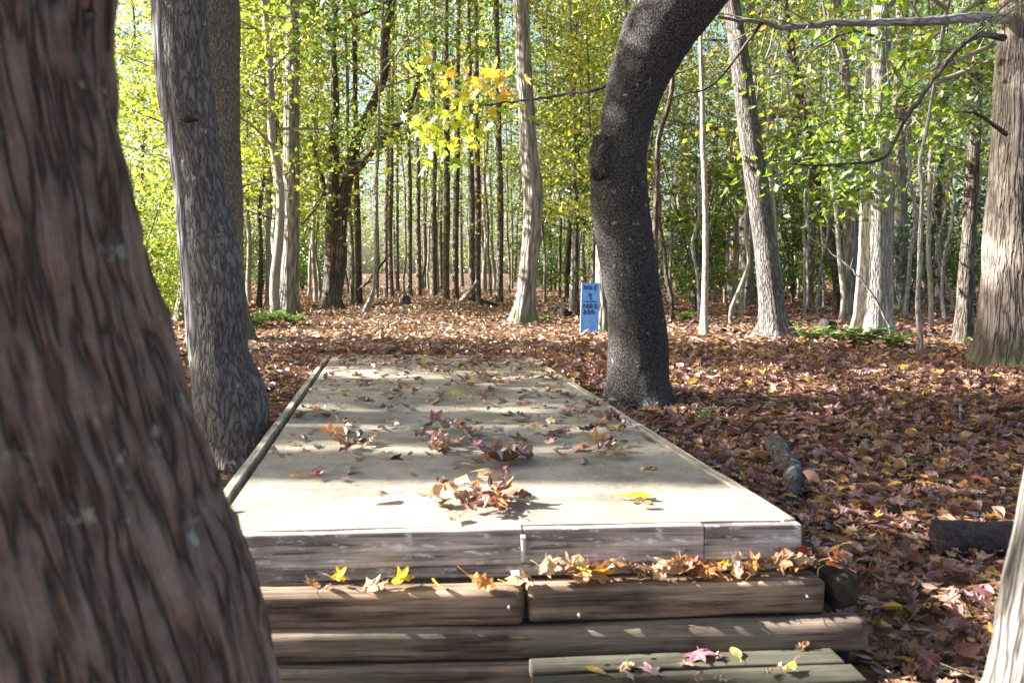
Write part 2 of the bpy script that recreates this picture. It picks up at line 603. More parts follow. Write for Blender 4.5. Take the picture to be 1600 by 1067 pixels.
# ground
m, n, b = mat('forest_floor')
L = n.links.new
tc = nd(n, 'ShaderNodeTexCoord')
v1 = nd(n, 'ShaderNodeTexVoronoi', i_Scale=16.0)
wn = nd(n, 'ShaderNodeTexNoise', i_Scale=9.0, i_Detail=5.0)
L(tc.outputs['Object'], wn.inputs['Vector'])
va = nd(n, 'ShaderNodeVectorMath', operation='MULTIPLY_ADD')
L(wn.outputs['Color'], va.inputs[0])
va.inputs[1].default_value = (.12, .12, .12)
L(tc.outputs['Object'], va.inputs[2])
L(va.outputs[0], v1.inputs['Vector'])
sep = nd(n, 'ShaderNodeSeparateColor')
L(v1.outputs['Color'], sep.inputs[0])
cr = ramp(n, sep.outputs[0], [(0.05, (.04, .022, .015)), (.35, (.10, .055, .035)), (.6, (.17, .095, .06)), (.85, (.14, .065, .035)), (.97, (.24, .15, .10))])
L(mixc(n, .5, cr.outputs[0], ramp(n, wn.outputs['Fac'], [(.3, (.5, .5, .5)), (.7, (1.3, 1.25, 1.2))]).outputs[0], 'MULTIPLY'), b.inputs['Base Color'])
b.inputs['Roughness'].default_value = .95
bp = nd(n, 'ShaderNodeBump', i_Strength=1.0, i_Distance=.04)
L(sep.outputs[1], bp.inputs['Height'])
L(bp.outputs[0], b.inputs['Normal'])
M['ground'] = m

# sandy deck
m, n, b = mat('sanded_deck')
L = n.links.new
tc = nd(n, 'ShaderNodeTexCoord')
f1 = nd(n, 'ShaderNodeTexNoise', i_Scale=220.0, i_Detail=3.0)
f2 = nd(n, 'ShaderNodeTexNoise', i_Scale=4.5, i_Detail=6.0, i_Roughness=.65)
f3 = nd(n, 'ShaderNodeTexNoise', i_Scale=60.0, i_Detail=4.0)
for f in (f1, f2, f3):
    L(tc.outputs['Object'], f.inputs['Vector'])
col = ramp(n, f2.outputs['Fac'], [(.3, (.20, .177, .145)), (.5, (.31, .28, .232)), (.72, (.37, .34, .285))]).outputs[0]
col = mixc(n, .55, col, ramp(n, f1.outputs['Fac'], [(.32, (.55, .53, .5)), (.65, (1.25, 1.25, 1.25))]).outputs[0], 'MULTIPLY')
col = mixc(n, .4, col, ramp(n, f3.outputs['Fac'], [(.35, (.65, .62, .58)), (.6, (1.1, 1.1, 1.1))]).outputs[0], 'MULTIPLY')
f4 = nd(n, 'ShaderNodeTexNoise', i_Scale=1.6, i_Detail=7.0, i_Roughness=.7, i_Distortion=.5)
L(tc.outputs['Object'], f4.inputs['Vector'])
col = mixc(n, .8, col, ramp(n, f4.outputs['Fac'], [(.36, (.58, .56, .53)), (.50, (1, 1, 1)), (.64, (1.12, 1.1, 1.08))]).outputs[0], 'MULTIPLY')
f5 = nd(n, 'ShaderNodeTexNoise', i_Scale=28.0, i_Detail=4.0, i_Roughness=.6)
L(tc.outputs['Object'], f5.inputs['Vector'])
col = mixc(n, ramp(n, f5.outputs['Fac'], [(.66, (0, 0, 0)), (.72, (.55, .55, .55))]).outputs[0], col, (.12, .085, .06))
L(col, b.inputs['Base Color'])
b.inputs['Roughness'].default_value = .9
bp = nd(n, 'ShaderNodeBump', i_Strength=.7, i_Distance=.003)
L(f1.outputs['Fac'], bp.inputs['Height'])
L(bp.outputs[0], b.inputs['Normal'])
M['deck'] = m
M['board'] = wood('weathered_grey_board', (0.138, 0.127, 0.122), (0.461, 0.428, 0.408), (0.645, 0.681, 0.767))
M['edge'] = wood('bleached_edge_board', (.26, .225, .17), (.46, .41, .33))
M['timber'] = wood('brown_landscape_timber', (0.0618, 0.0433, 0.0302), (0.317, 0.235, 0.169), None)
M['timber2'] = wood('greyed_landscape_timber', (0.055, 0.0407, 0.0316), (0.261, 0.203, 0.159), None, green=(0.103, 0.098, 0.0719))
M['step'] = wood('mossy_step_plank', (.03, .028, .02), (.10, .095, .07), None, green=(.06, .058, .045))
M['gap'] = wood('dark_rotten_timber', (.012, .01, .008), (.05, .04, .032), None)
m, n, b = mat('galvanised_metal')
b.inputs['Base Color'].default_value = (.45, .46, .47, 1)
b.inputs['Metallic'].default_value = .3
b.inputs['Roughness'].default_value = .5
M['metal'] = m
m, n, b = mat('blue_sign_paint')
L = n.links.new
tc = nd(n, 'ShaderNodeTexCoord')
f1 = nd(n, 'ShaderNodeTexNoise', i_Scale=14.0, i_Detail=5.0)
L(tc.outputs['Object'], f1.inputs['Vector'])
L(ramp(n, f1.outputs['Fac'], [(.3, (.026, .10, .29)), (.7, (.06, .165, .38))]).outputs[0], b.inputs['Base Color'])
b.inputs['Roughness'].default_value = .35
b.inputs['Specular IOR Level'].default_value = .5
M['sign'] = m
m, n, b = mat('marker_ink')
b.inputs['Base Color'].default_value = (.006, .01, .03, 1)
b.inputs['Roughness'].default_value = .6
M['ink'] = m
m, n, b = mat('sign_edge_pale')
b.inputs['Base Color'].default_value = (.65, .70, .74, 1)
M['signedge'] = m

# ------------------------------------------------------------------ forest floor
def axis(lo, hi, near, far, step0, step1):
    a = [0.0]
    while a[-1] < hi:
        a.append(a[-1] + (step0 if a[-1] < near else min(step1, step0 + (a[-1] - near) * .08)))
    c = [0.0]
    while c[-1] > lo:
        c.append(c[-1] - (step0 if -c[-1] < far else min(step1, step0 + (-c[-1] - far) * .08)))
    return np.array(c[:0:-1] + a)


ax = axis(-160, 160, 6, 4, .10, 8)
ay = axis(-60, 220, 14, 1, .10, 8)
gx, gy = np.meshgrid(ax, ay)
gg = Geo()
nx, ny = len(ax), len(ay)
i = np.arange(ny - 1)[:, None] * nx
j = np.arange(nx - 1)[None]
gg.add(np.stack([gx, gy, gz(gx, gy)], -1).reshape(-1, 3), np.stack([i + j, i + j + 1, i + nx + j + 1, i + nx + j], -1).reshape(-1, 4))
tag(link('ground', gg.mesh('ground', [M['ground']])), kind='structure')

# ------------------------------------------------------------------ platform geometry
NL, NR, FL, FR = (PZ(*q, 0.0)[:2] for q in ((305, 839), (1254, 818), (512, 556), (832, 558)))


def on_deck(u, v):
    """u 0..1 left to right, v 0..1 near to far"""
    a = NL * (1 - u) + NR * u
    b_ = FL * (1 - u) + FR * u
    return a * (1 - v) + b_ * v


def in_deck(x, y, mar=0.0):
    def side(p, q):
        d = q - p
        nrm = np.array([-d[1], d[0]]) / np.linalg.norm(d)
        return (x - p[0]) * nrm[0] + (y - p[1]) * nrm[1]
    return (side(NL, NR) > -mar) & (side(NR, FR) > -mar) & (side(FR, FL) > -mar) & (side(FL, NL) > -mar)


def board(name, a, b_, w_, h_, mtl, parent, ztop, bev=.004, wob=.0, seed=0, seg=28):
    """a beam whose near-top edge centre-line runs a->b (2D), width w_ across, height h_ down from ztop"""
    a, b_ = np.array(a, float), np.array(b_, float)
    d = b_ - a
    ln = np.linalg.norm(d)
    bm = bmesh.new()
    bmesh.ops.create_cube(bm, size=1.0)
    bmesh.ops.scale(bm, vec=(ln, w_, h_), verts=bm.verts)
    if bev:
        bmesh.ops.bevel(bm, geom=[e for e in bm.edges], offset=bev, segments=3 if bev > .008 else 2, profile=.5, affect='EDGES')
    if wob:
        ed = [e for e in bm.edges if abs(e.verts[0].co.x - e.verts[1].co.x) > ln * .6]
        bmesh.ops.subdivide_edges(bm, edges=ed, cuts=seg, use_grid_fill=True)
        co = np.array([v.co for v in bm.verts])
        dz = wob * fbm(co[:, 0] * 2.2, co[:, 1] * 9 + seed, co[:, 2] * 9, seed, 3)
        dy = wob * fbm(co[:, 0] * 2.2 + 9, co[:, 1] * 9, co[:, 2] * 9 + seed, seed + 4, 3)
        for v, z, y in zip(bm.verts, dz, dy):
            v.co.z += z
            v.co.y += y
    me = bpy.data.meshes.new(name)
    bm.to_mesh(me)
    bm.free()
    for p in me.polygons:
        p.use_smooth = bev > .008
    me.materials.append(mtl)
    o = link(name, me, parent)
    mid = (a + b_) / 2
    o.rotation_euler = (0, 0, math.atan2(d[1], d[0]))
    o.location = Vector((mid[0], mid[1], ztop - h_ / 2)) - (parent.location if parent else Vector())
    return o


ud = unit(NR - NL)          # along the front edge
vd = np.array([-ud[1], ud[0]])
plat = empty('tee_platform', (*on_deck(.5, .5), -.40), 'long low tee platform with a sandy pale top and weathered edge boards', 'platform')
# deck slab (inset between edge boards) with fine grid
gd = Geo()
U, Vv = np.meshgrid(np.linspace(.022, .982, 40), np.linspace(.012, .995, 90))
pa = NL + (NR - NL) * U[..., None]
pb = FL + (FR - FL) * U[..., None]
pxy = pa * (1 - Vv[..., None]) + pb * Vv[..., None]
zt = -.004 + .006 * fbm(pxy[..., 0] * 1.3, pxy[..., 1] * 1.3, 0, 11, 3)
top = np.concatenate([pxy, zt[..., None]], -1).reshape(-1, 3)
i = np.arange(89)[:, None] * 40
j = np.arange(39)[None]
gd.add(top, np.stack([i + j, i + j + 1, i + 41 + j, i + 40 + j], -1).reshape(-1, 4))
rim = list(range(40)) + [39 + 40 * r for r in range(1, 90)] + [40 * 89 + c for c in range(38, -1, -1)] + [40 * r for r in range(88, 0, -1)]
rv = top[rim]
low = rv.copy()
low[:, 2] = -.30
nr = len(rim)
a = np.arange(nr)
gd.add(np.vstack([rv, low]), np.stack([a, (a + 1) % nr, nr + (a + 1) % nr, nr + a][::-1], -1), 0, False)
do = link('deck_surface', gd.mesh('deck_surface', [M['deck']]), plat)
do.location = -plat.location
# front fascia in three lengths, with seams
f0 = NL + vd * .019
fs = [0.0, .527, .832, 1.0]
for q in range(3):
    a = f0 + (NR - NL) * (fs[q] + .0005)
    b_ = f0 + (NR - NL) * (fs[q + 1] - .0005)
    board('fascia_board', a, b_, .038, .098, M['board'], plat, .002 - q * .0015, .004, .004, q)
board('lower_fascia', NL + vd * .030 + ud * .04, NR + vd * .030 - ud * .05, .03, .036, M['board'], plat, -.0985, .004, .004, 7)
# side edge boards
lv = unit(FL - NL)
ln_ = np.array([-lv[1], lv[0]])
board('edge_board', NL + lv * .045 + ln_ * .002, FL + ln_ * .002, .030, .10, M['edge'], plat, .006, .003, .004, 3, 40)
rv_ = unit(FR - NR)
board('edge_board', NR + rv_ * .045 - np.array([rv_[1], -rv_[0]]) * .019, FR - np.array([rv_[1], -rv_[0]]) * .019, .036, .10, M['edge'], plat, .003, .003, .006, 5, 40)
board('far_edge_board', FL + lv * .02, FR + rv_ * .02, .036, .10, M['edge'], plat, .006, .003, .006, 6)
# bracket on the seam
bs = NL + (NR - NL) * .527
g = Geo()
for (x0, z0, z1, w_) in ((0, -.012, -.085, .013),):
    tube(g, [(0, 0, z0), (0, -.004, (z0 + z1) / 2), (0, 0, z1)], [w_ * .55, w_ * .5, w_ * .45], 8)
tube(g, [(-.006, -.012, -.018), (.006, -.012, -.018)], [.006, .006], 8)
br = link('bracket', g.mesh('bracket', [M['metal']]), plat)
br.location = Vector((*bs, 0)) - plat.location + Vector((0, -.004, 0))

# retaining wall of landscape timbers under the front edge
wall = empty('timber_retaining_wall', (*(NL + NR) / 2, -.44), 'stacked brown landscape timbers forming the low wall under the platform front', 'retaining wall')
ft = lambda px, py, z: PZ(px, py, z)[:2]
off = vd * .045
A = ft(330, 930, -.135)
B = ft(819, 925, -.135)
board('timber', A + off, B + off, .095, .094, M['timber'], wall, -.133, .016, .008, 21)
A = ft(825, 924, -.138)
B = ft(1290, 902, -.125)
board('timber', A + off, B + off, .095, .094, M['timber'], wall, -.130, .014, .012, 22)
A = ft(330, 990, -.226)
B = ft(1362, 966, -.220)
board('timber', A + off, B + off, .10, .088, M['timber2'], wall, -.228, .026, .010, 23)
A = ft(330, 1046, -.318)
B = ft(1300, 1024, -.31)
board('timber', A + off * 1.05, B + off * 1.05, .10, .10, M['timber2'], wall, -.318, .022, .010, 24)
for px, py, z in ((795, 950, -.18), (1262, 932, -.17), (905, 962, -.18)):
    d_ = ray(px, py)
    t_ = ((A + off)[1] + (px - 850) * .0003 - .052) / d_[1]
    q_ = ORG + d_ * t_
    g = Geo()
    tube(g, [(0, -.002, 0), (0, .012, 0)], [.0032, .0032], 10)
    nl = link('nail_head', g.mesh('nail_head', [M['metal']]), wall)
    nl.location = Vector(q_) - wall.location
# return timbers along the right flank
c0 = ft(1327, 900, -.128)
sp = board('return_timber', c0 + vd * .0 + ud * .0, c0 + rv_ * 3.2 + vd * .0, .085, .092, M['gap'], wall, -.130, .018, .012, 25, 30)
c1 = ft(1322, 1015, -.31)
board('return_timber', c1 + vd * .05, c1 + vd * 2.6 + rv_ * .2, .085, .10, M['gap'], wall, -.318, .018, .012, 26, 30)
# front step
step = empty('wooden_step', (*ft(1080, 1060, -.30), -.42), 'low mossy plank step against the timber wall with fallen leaves on it', 'step')
sa, sb = ft(832, 1052, -.292), ft(1322, 1034, -.292)
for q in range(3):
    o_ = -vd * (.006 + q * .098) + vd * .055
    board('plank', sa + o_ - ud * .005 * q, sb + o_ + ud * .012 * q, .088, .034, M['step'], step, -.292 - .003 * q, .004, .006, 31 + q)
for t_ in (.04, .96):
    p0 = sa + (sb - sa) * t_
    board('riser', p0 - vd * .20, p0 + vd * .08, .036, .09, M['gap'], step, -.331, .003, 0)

# ------------------------------------------------------------------ trunks traced at their own distance
def trunk_disp(amp, sxy, szz, flare=0.0, base=0.0, lob=5, fh=.16, seed=0, ridged=False):
    def f(p, ph, rr):
        nzv = fbm(p[..., 0] * sxy, p[..., 1] * sxy, p[..., 2] * szz, seed, 3)
        if ridged:
            nzv = 2.2 * np.abs(nzv) - .95
        d = amp * nzv
        lumps = fbm(p[..., 0] * 2.5, p[..., 1] * 2.5, p[..., 2] * 2.2, seed + 9, 2)
        d = d + rr * (.04 if ridged else .10) * lumps
        if flare:
            h = np.maximum(p[..., 2] - base, -.05)
            d = d + rr * flare * np.exp(-h / fh) * (.55 + .45 * np.cos(lob * ph + seed))
        return d
    return f


def rows_to_axis(rows, Y):
    out = []
    for py, xl, xr in rows:
        a, b_ = P(xl, py, Y), P(xr, py, Y)
        c = (a + b_) / 2
        out.append((*c, np.linalg.norm(b_ - a) / 2))
    return np.array(out)


AXIS = {}


def px_tree(name, label, cat, rows, bark_, Y=None, ext=None, n=60, k=24, amp=.01, sxy=14, szz=4, flare=.35, fh=.16, lob=5, seed=0, ridged=False, group=None, sink=.12, shear=0.0, top_r=None):
    """rows from the base upward; ext: list of extra (dx,dy,z,r) above the frame relative to the last point's x,y"""
    py0, xl, xr = rows[0]
    if Y is None:
        q = G((xl + xr) / 2, py0)
        Y = q[1] + (xr - xl) / 2 / FPX * q[1] * .8
    ax_ = rows_to_axis(rows, Y)
    ax_[:, 1] += shear * (ax_[:, 2] - ax_[0, 2])
    base = ax_[0].copy()
    b0 = base.copy()
    b0[2] = gz(base[0], base[1]) - sink
    pts = np.vstack([b0[None], ax_])
    if ext:
        l = pts[-1]
        pts = np.vstack([pts, np.array([(l[0] + e[0], l[1] + e[1], e[2], e[3]) for e in ext])])
    cr_ = catmull(pts, n)
    org = np.array([base[0], base[1], gz(base[0], base[1])])
    root = empty(name, org, label, cat, group)
    AXIS[root.name] = cr_
    g = Geo()
    tube(g, cr_[:, :3] - org, np.maximum(cr_[:, 3], .006), k, 0, trunk_disp(amp, sxy, szz, flare, 0, lob, fh, seed, ridged))
    tr = link('trunk', g.mesh('trunk', [M[bark_]]), root)
    return root, tr, pts, org


def limb(root, pts, r0, r1, bark_, name='limb', k=8, n=16, twigs=0, seed=0, wob=.03):
    """world-space polyline as a child tube (with side twigs)"""
    rs = np.random.RandomState(seed + 50)
    g = Geo()
    c = catmull(np.asarray(pts, float), n)
    c = c + wob * rs.normal(size=c.shape) * np.linspace(0, 1, n)[:, None] * .6
    org = np.array(root.location)
    tube(g, c - org, np.linspace(r0, r1, n), k, 0, lambda p, ph, rr: rr * .25 * pn(p[..., 0] * 12, p[..., 1] * 12, p[..., 2] * 12, seed))
    tips = [c]
    for q in range(twigs):
        t = rs.uniform(.2, 1)
        i_ = int(t * (n - 1))
        d = unit(c[min(i_ + 1, n - 1)] - c[i_ - 1])
        dd = unit(d * .6 + rs.normal(size=3) * .7)
        ln = rs.uniform(.25, .8) * np.linalg.norm(c[-1] - c[0]) * .35
        s = np.linspace(0, 1, 7)[:, None]
        tw = c[i_] + dd * ln * s + rs.normal(size=3) * .12 * ln * s ** 2 + np.array([0, 0, -.05]) * ln * s ** 2
        rr0 = max(.003, (r0 + (r1 - r0) * t) * .45)
        tube(g, tw - org, np.linspace(rr0, .0015, 7), 5)
        tips.append(tw)
    o = link(name, g.mesh(name, [M[bark_]]), root)
    return o, tips


def spray(root, tips, nper, size, mtl, shape='quad', spread=.12, seed=0, name='foliage', up=.8, t0=.25, droop=0):
    rs = np.random.RandomState(seed + 90)
    g = Geo()
    org = np.array(root.location)
    for tp in tips:
        k_ = max(1, int(nper * rs.uniform(.6, 1.4)))
        t = rs.uniform(t0, 1, k_) * (len(tp) - 1)
        i_ = np.minimum(t.astype(int), len(tp) - 2)
        c = tp[i_] + (tp[i_ + 1] - tp[i_]) * (t - i_)[:, None]
        c = c + rs.normal(size=c.shape) * spread * np.array([1, 1, .6]) - np.array([0, 0, droop])
        nr_ = rs.normal(size=c.shape) * (1 - up * .6) + np.array([0, 0, up])
        leaves(g, c - org, size * rs.uniform(.6, 1.3, k_), nr_, rs, tmpl(shape, np.random.RandomState(seed), .25))
    return link(name, g.mesh(name, [M[mtl]]), root)


def crown_for(root, start, height, r0, rad, mtl, bark_, seed, nb=10, nleaf=70, size=.08, spread=.35, name='crown', zlo=.2):
    """branches + leaves above a traced trunk; start = world point at the trunk's last node"""
    rs = np.random.RandomState(seed + 200)
    org = np.array(root.location)
    height = min(height, .6 * start[2])
    nleaf = int(nleaf * 1.3)
    g, tips = Geo(), []
    start = np.asarray(start, float)
    for q in range(nb):
        t = rs.uniform(zlo, 1)
        ax_ = AXIS[root.name]
        zq = start[2] - height * (1 - t)
        p0 = np.array([np.interp(zq, ax_[:, 2], ax_[:, 0]), np.interp(zq, ax_[:, 2], ax_[:, 1]), min(zq, ax_[-1, 2])])
        a_ = rs.uniform(0, 2 * math.pi)
        ln = rad * rs.uniform(.6, 1.2) * (1.15 - .6 * t)
        d = np.array([math.cos(a_), math.sin(a_), rs.uniform(.15, .7)])
        s = np.linspace(0, 1, 9)[:, None]
        br_ = p0 + d * ln * s + rs.normal(size=3) * .15 * ln * s ** 2
        tube(g, br_ - org, np.linspace(max(.012, r0 * .4 * (1 - .5 * t)), .006, 9), 6)
        for z in range(4):
            i_ = rs.randint(2, 9)
            dd = unit(d + rs.normal(size=3) * .8)
            tw = br_[i_] + dd * ln * .45 * np.linspace(0, 1, 5)[:, None]
            tube(g, tw - org, np.linspace(.008, .002, 5), 4)
            tips.append(tw)
    link('branches', g.mesh('branches', [M[bark_]]), root)
    return spray(root, tips, nleaf, size, mtl, 'quad', spread, seed, name, .55, 0)
# ------------------------------------------------------------------ the trees one can tell apart
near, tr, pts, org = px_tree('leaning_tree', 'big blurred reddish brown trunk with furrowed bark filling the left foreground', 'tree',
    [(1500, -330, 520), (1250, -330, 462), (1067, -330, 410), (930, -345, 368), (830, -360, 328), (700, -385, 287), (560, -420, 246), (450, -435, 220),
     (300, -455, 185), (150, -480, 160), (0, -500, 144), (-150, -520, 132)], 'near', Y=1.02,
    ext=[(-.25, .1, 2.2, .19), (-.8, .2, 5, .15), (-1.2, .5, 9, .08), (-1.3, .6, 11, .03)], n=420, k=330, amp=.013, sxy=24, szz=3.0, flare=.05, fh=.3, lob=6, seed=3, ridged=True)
crown_for(near, np.array([org[0] - 1.3, org[1] + .6, 11]), 4, .1, 2.5, 'l_green', 'near', 1, nb=9, nleaf=40)

tw, tr, pts, org = px_tree('scarred_tree', 'grey trunk with a pale bark scar down its left edge beside the platform', 'tree',
    [(745, 318, 424), (715, 316, 421), (690, 314, 419), (655, 309, 418), (628, 306, 417), (600, 302, 406), (572, 298, 393), (540, 298, 388), (500, 298, 386), (450, 294, 383), (400, 289, 374), (350, 284, 362),
     (300, 278, 350), (250, 271, 345), (200, 264, 340), (150, 256, 333), (100, 251, 327), (50, 247, 322), (0, 245, 320), (-120, 240, 314)], 'maple', Y=4.3,
    ext=[(-.15, 0, 4, .10), (-.3, .2, 7, .08), (-.2, .3, 10, .04)], n=150, k=64, amp=.010, sxy=20, szz=2.5, flare=.12, fh=.12, lob=4, seed=5)
crown_for(tw, np.array([org[0] - .2, org[1] + .3, 10]), 4, .08, 2.2, 'l_yell', 'maple', 2, nb=8, nleaf=40)
# the pale scar down its left edge: a raised strip of ridged bark following the trunk
g = Geo()
ax_ = AXIS[tw.name]
zz = np.linspace(gz(org[0], org[1]) + .42, 3.2, 170)
cx_, cyy, cr2 = (np.interp(zz, ax_[:, 2], ax_[:, q]) for q in (0, 1, 3))
aw = np.interp(zz, [0, 1.2, 3.2], [.35, .55, .6])
ph_ = np.linspace(-1, 1, 30)
ang = math.pi + .52 + aw[:, None] * ph_[None] + .12 * pn(zz[:, None] * 2.5, ph_[None] * 0, 3.3)
bx_, by_, bz_ = (cx_[:, None] + cr2[:, None] * np.cos(ang) - org[0], cyy[:, None] + cr2[:, None] * np.sin(ang) - org[1], zz[:, None] + 0 * ang - org[2])
lump = cr2[:, None] * .10 * fbm(bx_ * 2.5, by_ * 2.5, bz_ * 2.2, 14, 2)
taper = sstep((zz - zz[0]) / .25)[:, None]
rr_ = cr2[:, None] * 1.01 + lump - .03 * (1 - taper) + .016 * (1 - ph_[None] ** 4) - .03 * np.abs(ph_[None]) ** 6 + .014 * pn(ph_[None] * 3.2, zz[:, None] * 1.6, 7.7) + .006 * pn(ph_[None] * 9, zz[:, None] * 7, 2.2)
sv = np.stack([cx_[:, None] + rr_ * np.cos(ang), cyy[:, None] + rr_ * np.sin(ang), np.repeat(zz[:, None], 30, 1)], -1) - org
i = np.arange(169)[:, None] * 30
j = np.arange(29)[None]
g.add(sv.reshape(-1, 3), np.stack([i + j, i + j + 1, i + 31 + j, i + 30 + j], -1).reshape(-1, 4))
link('bark_scar', g.mesh('bark_scar', [M['scar']]), tw)
# knot hole
g = Geo()
kp = P(296, 186, 4.3 - .135)
tube(g, [kp + np.array([-.045, 0, 0]) - org, kp + np.array([0, -.012, -.003]) - org, kp + np.array([.04, 0, -.006]) - org], [.004, .018, .005], 10)
link('knot', g.mesh('knot', [M['gap']]), tw)

tb, tr, pts, org = px_tree('ridged_tree', 'rough ridged brown trunk standing just behind the scarred grey trunk', 'tree',
    [(529, 296, 394), (500, 304, 390), (450, 306, 382), (380, 306, 379), (300, 306, 377), (200, 304, 375), (100, 303, 374), (0, 300, 372), (-100, 300, 370)], 'rear', Y=8.9,
    ext=[(0, .1, 5.5, .21), (.1, .2, 9, .15), (.1, .2, 13, .05)], n=90, k=48, amp=.012, sxy=16, szz=4, flare=.2, seed=8)
crown_for(tb, np.array([org[0] + .1, org[1] + .2, 12.5]), 5, .12, 3, 'l_green', 'rough', 3, nb=9, nleaf=50)

bl, tr, pts, org = px_tree('pale_tree', 'sunlit pale trunk half hidden behind the scarred tree on the left', 'tree',
    [(507, 272, 318), (480, 277, 312), (440, 280, 308), (380, 281, 306), (300, 282, 305), (150, 280, 302), (0, 280, 300)], 'grey',
    ext=[(0, 0, 7, .1), (0, 0, 11, .04)], n=50, k=24, seed=11)
crown_for(bl, np.array([org[0], org[1], 11]), 6, .1, 2.4, 'l_yell', 'grey', 4, nb=9, nleaf=60)

# clump of leaning stems
for nm, lab, rows, bk, ex, sd, sh in (
    ('straight_tree', 'straight grey trunk, tallest of the clump of stems left of the path',
     [(497, 432, 469), (470, 436, 467), (400, 440, 467), (300, 442, 468), (200, 443, 468), (100, 445, 468), (0, 447, 468)], 'grey', [(.05, 0, 8, .1), (.1, 0, 12, .04)], 21, 0),
    ('leaning_tree', 'pale stem leaning left out of the clump left of the path',
     [(483, 415, 434), (420, 414, 432), (350, 412, 428), (250, 408, 422), (160, 403, 417), (60, 392, 405), (0, 384, 396)], 'pale', [(-.5, 0, 7, .06), (-.8, 0, 10, .02)], 22, .05),
    ('crooked_tree', 'crooked sunlit stem pressed against the straight grey trunk',
     [(486, 428, 440), (430, 430, 442), (370, 424, 436), (300, 430, 441), (240, 424, 434), (160, 430, 439), (80, 438, 446), (0, 428, 436)], 'pale', [(-.1, 0, 7, .05), (-.2, 0, 9, .02)], 23, -.03),
    ('thin_tree', 'thin dark bent stem at the left edge of the clump',
     [(484, 399, 408), (440, 403, 411), (380, 404, 411), (330, 402, 409), (280, 409, 415), (200, 420, 425)], 'dark', [(.1, 0, 6, .03), (.2, 0, 8, .01)], 24, 0)):
    rt, tr, pts, org = px_tree(nm, lab, 'tree', rows, bk, ext=ex, n=44, k=18, seed=sd, shear=sh, amp=.006)
    t_ = pts[-1]
    crown_for(rt, t_[:3], 7 if sd != 24 else 5, .05, 2.0, ('l_yell', 'l_green', 'l_lime', 'l_yell')[sd - 21], 'stem', sd, nb=13, nleaf=46, size=.10)

# forked dark pair
fk, tr, pts, org = px_tree('forked_tree', 'dark forked tree with spreading limbs left of the path', 'tree',
    [(487, 498, 537), (470, 502, 533), (430, 506, 530), (370, 508, 530), (300, 510, 531), (230, 514, 528), (160, 517, 530), (90, 516, 526), (40, 518, 527), (0, 522, 530)], 'dark',
    ext=[(.1, 0, 7, .1), (.3, 0, 11, .03)], n=60, k=24, seed=31, flare=.3)
Yf = org[1]
fl = lambda L_, Y_: [P(a, b_, Y_) for a, b_ in L_]
o, t1 = limb(fk, fl([(522, 470), (530, 420), (533, 350), (541, 290), (556, 225), (575, 180), (597, 130), (603, 60), (612, 0)], Yf), .13, .06, 'dark', 'stem', 14, 30, 4, 32)
o, t2 = limb(fk, fl([(533, 280), (556, 265), (578, 240), (610, 205), (636, 178), (655, 120)], Yf - .2), .09, .03, 'dark', 'limb', 10, 24, 8, 33)
o, t3 = limb(fk, fl([(508, 300), (490, 330), (470, 352)], Yf - .3), .04, .012, 'dark', 'limb', 8, 12, 5, 34)
o, t4 = limb(fk, fl([(512, 310), (500, 270), (490, 230), (478, 190)], Yf + .2), .06, .015, 'dark', 'limb', 8, 12, 5, 35)
spray(fk, t1[1:] + t2 + t3 + t4, 70, .10, 'l_yell', 'quad', .3, 36)
crown_for(fk, pts[-1][:3] - np.array([0, 0, 2]), 7, .08, 3.2, 'l_lime', 'dark', 37, nb=16, nleaf=60, size=.10)

for nm, lab, rows, bk, ex, sd, cm in (
    ('slim_tree', 'slim straight brown trunk right of the dark forked tree', [(480, 554, 567), (420, 555, 565), (350, 554, 564), (270, 553, 561), (180, 552, 559)], 'dark', [(0, 0, 7, .05), (0, 0, 10, .02)], 41, 'l_yell'),
    ('bowed_sapling', 'bowed pale sapling curving up beside the leafy path', [(490, 564, 574), (470, 573, 582), (445, 581, 588), (400, 584, 590), (340, 585, 590), (260, 587, 591), (180, 590, 594)], 'pale', [(.1, 0, 5.5, .02), (.1, 0, 7, .01)], 42, 'l_lime'),
    ('bulging_tree', 'stout grey trunk with a bulge midway, right of the path', [(510, 796, 842), (490, 801, 838), (460, 807, 838), (420, 812, 840), (370, 816, 844), (330, 818, 847), (300, 818, 850), (275, 815, 845), (240, 813, 840), (200, 811, 838), (120, 807, 832), (50, 804, 828), (0, 802, 826), (-80, 800, 822)], 'grey', [(0, 0, 7, .13), (.2, 0, 12, .04)], 43, 'l_lime'),
    ('thin_tree', 'thin sunlit stem standing left of the blue sign', [(492, 889, 900), (450, 891, 899), (380, 893, 900), (300, 895, 901), (200, 895, 901), (120, 890, 896)], 'pale', [(-.1, 0, 7, .04), (-.2, 0, 9, .02)], 44, 'l_green'),
    ('sign_tree', 'grey trunk right behind the blue sign, mostly hidden by the dark oak', [(523, 925, 958), (490, 930, 955), (430, 930, 952), (350, 933, 953), (280, 942, 960), (200, 958, 975), (100, 988, 1003), (0, 1032, 1046)], 'grey', [(.3, .1, 5.5, .06), (.7, .1, 8, .03)], 45, 'l_lime')):
    rt, tr, pts, org = px_tree(nm, lab, 'tree', rows, bk, ext=ex, n=60, k=28, seed=sd, amp=.008, flare=.45 if sd == 43 else .25)
    crown_for(rt, pts[-1][:3], 6, .06, 2.2, cm, 'stem', sd, nb=17, nleaf=36, size=.10)

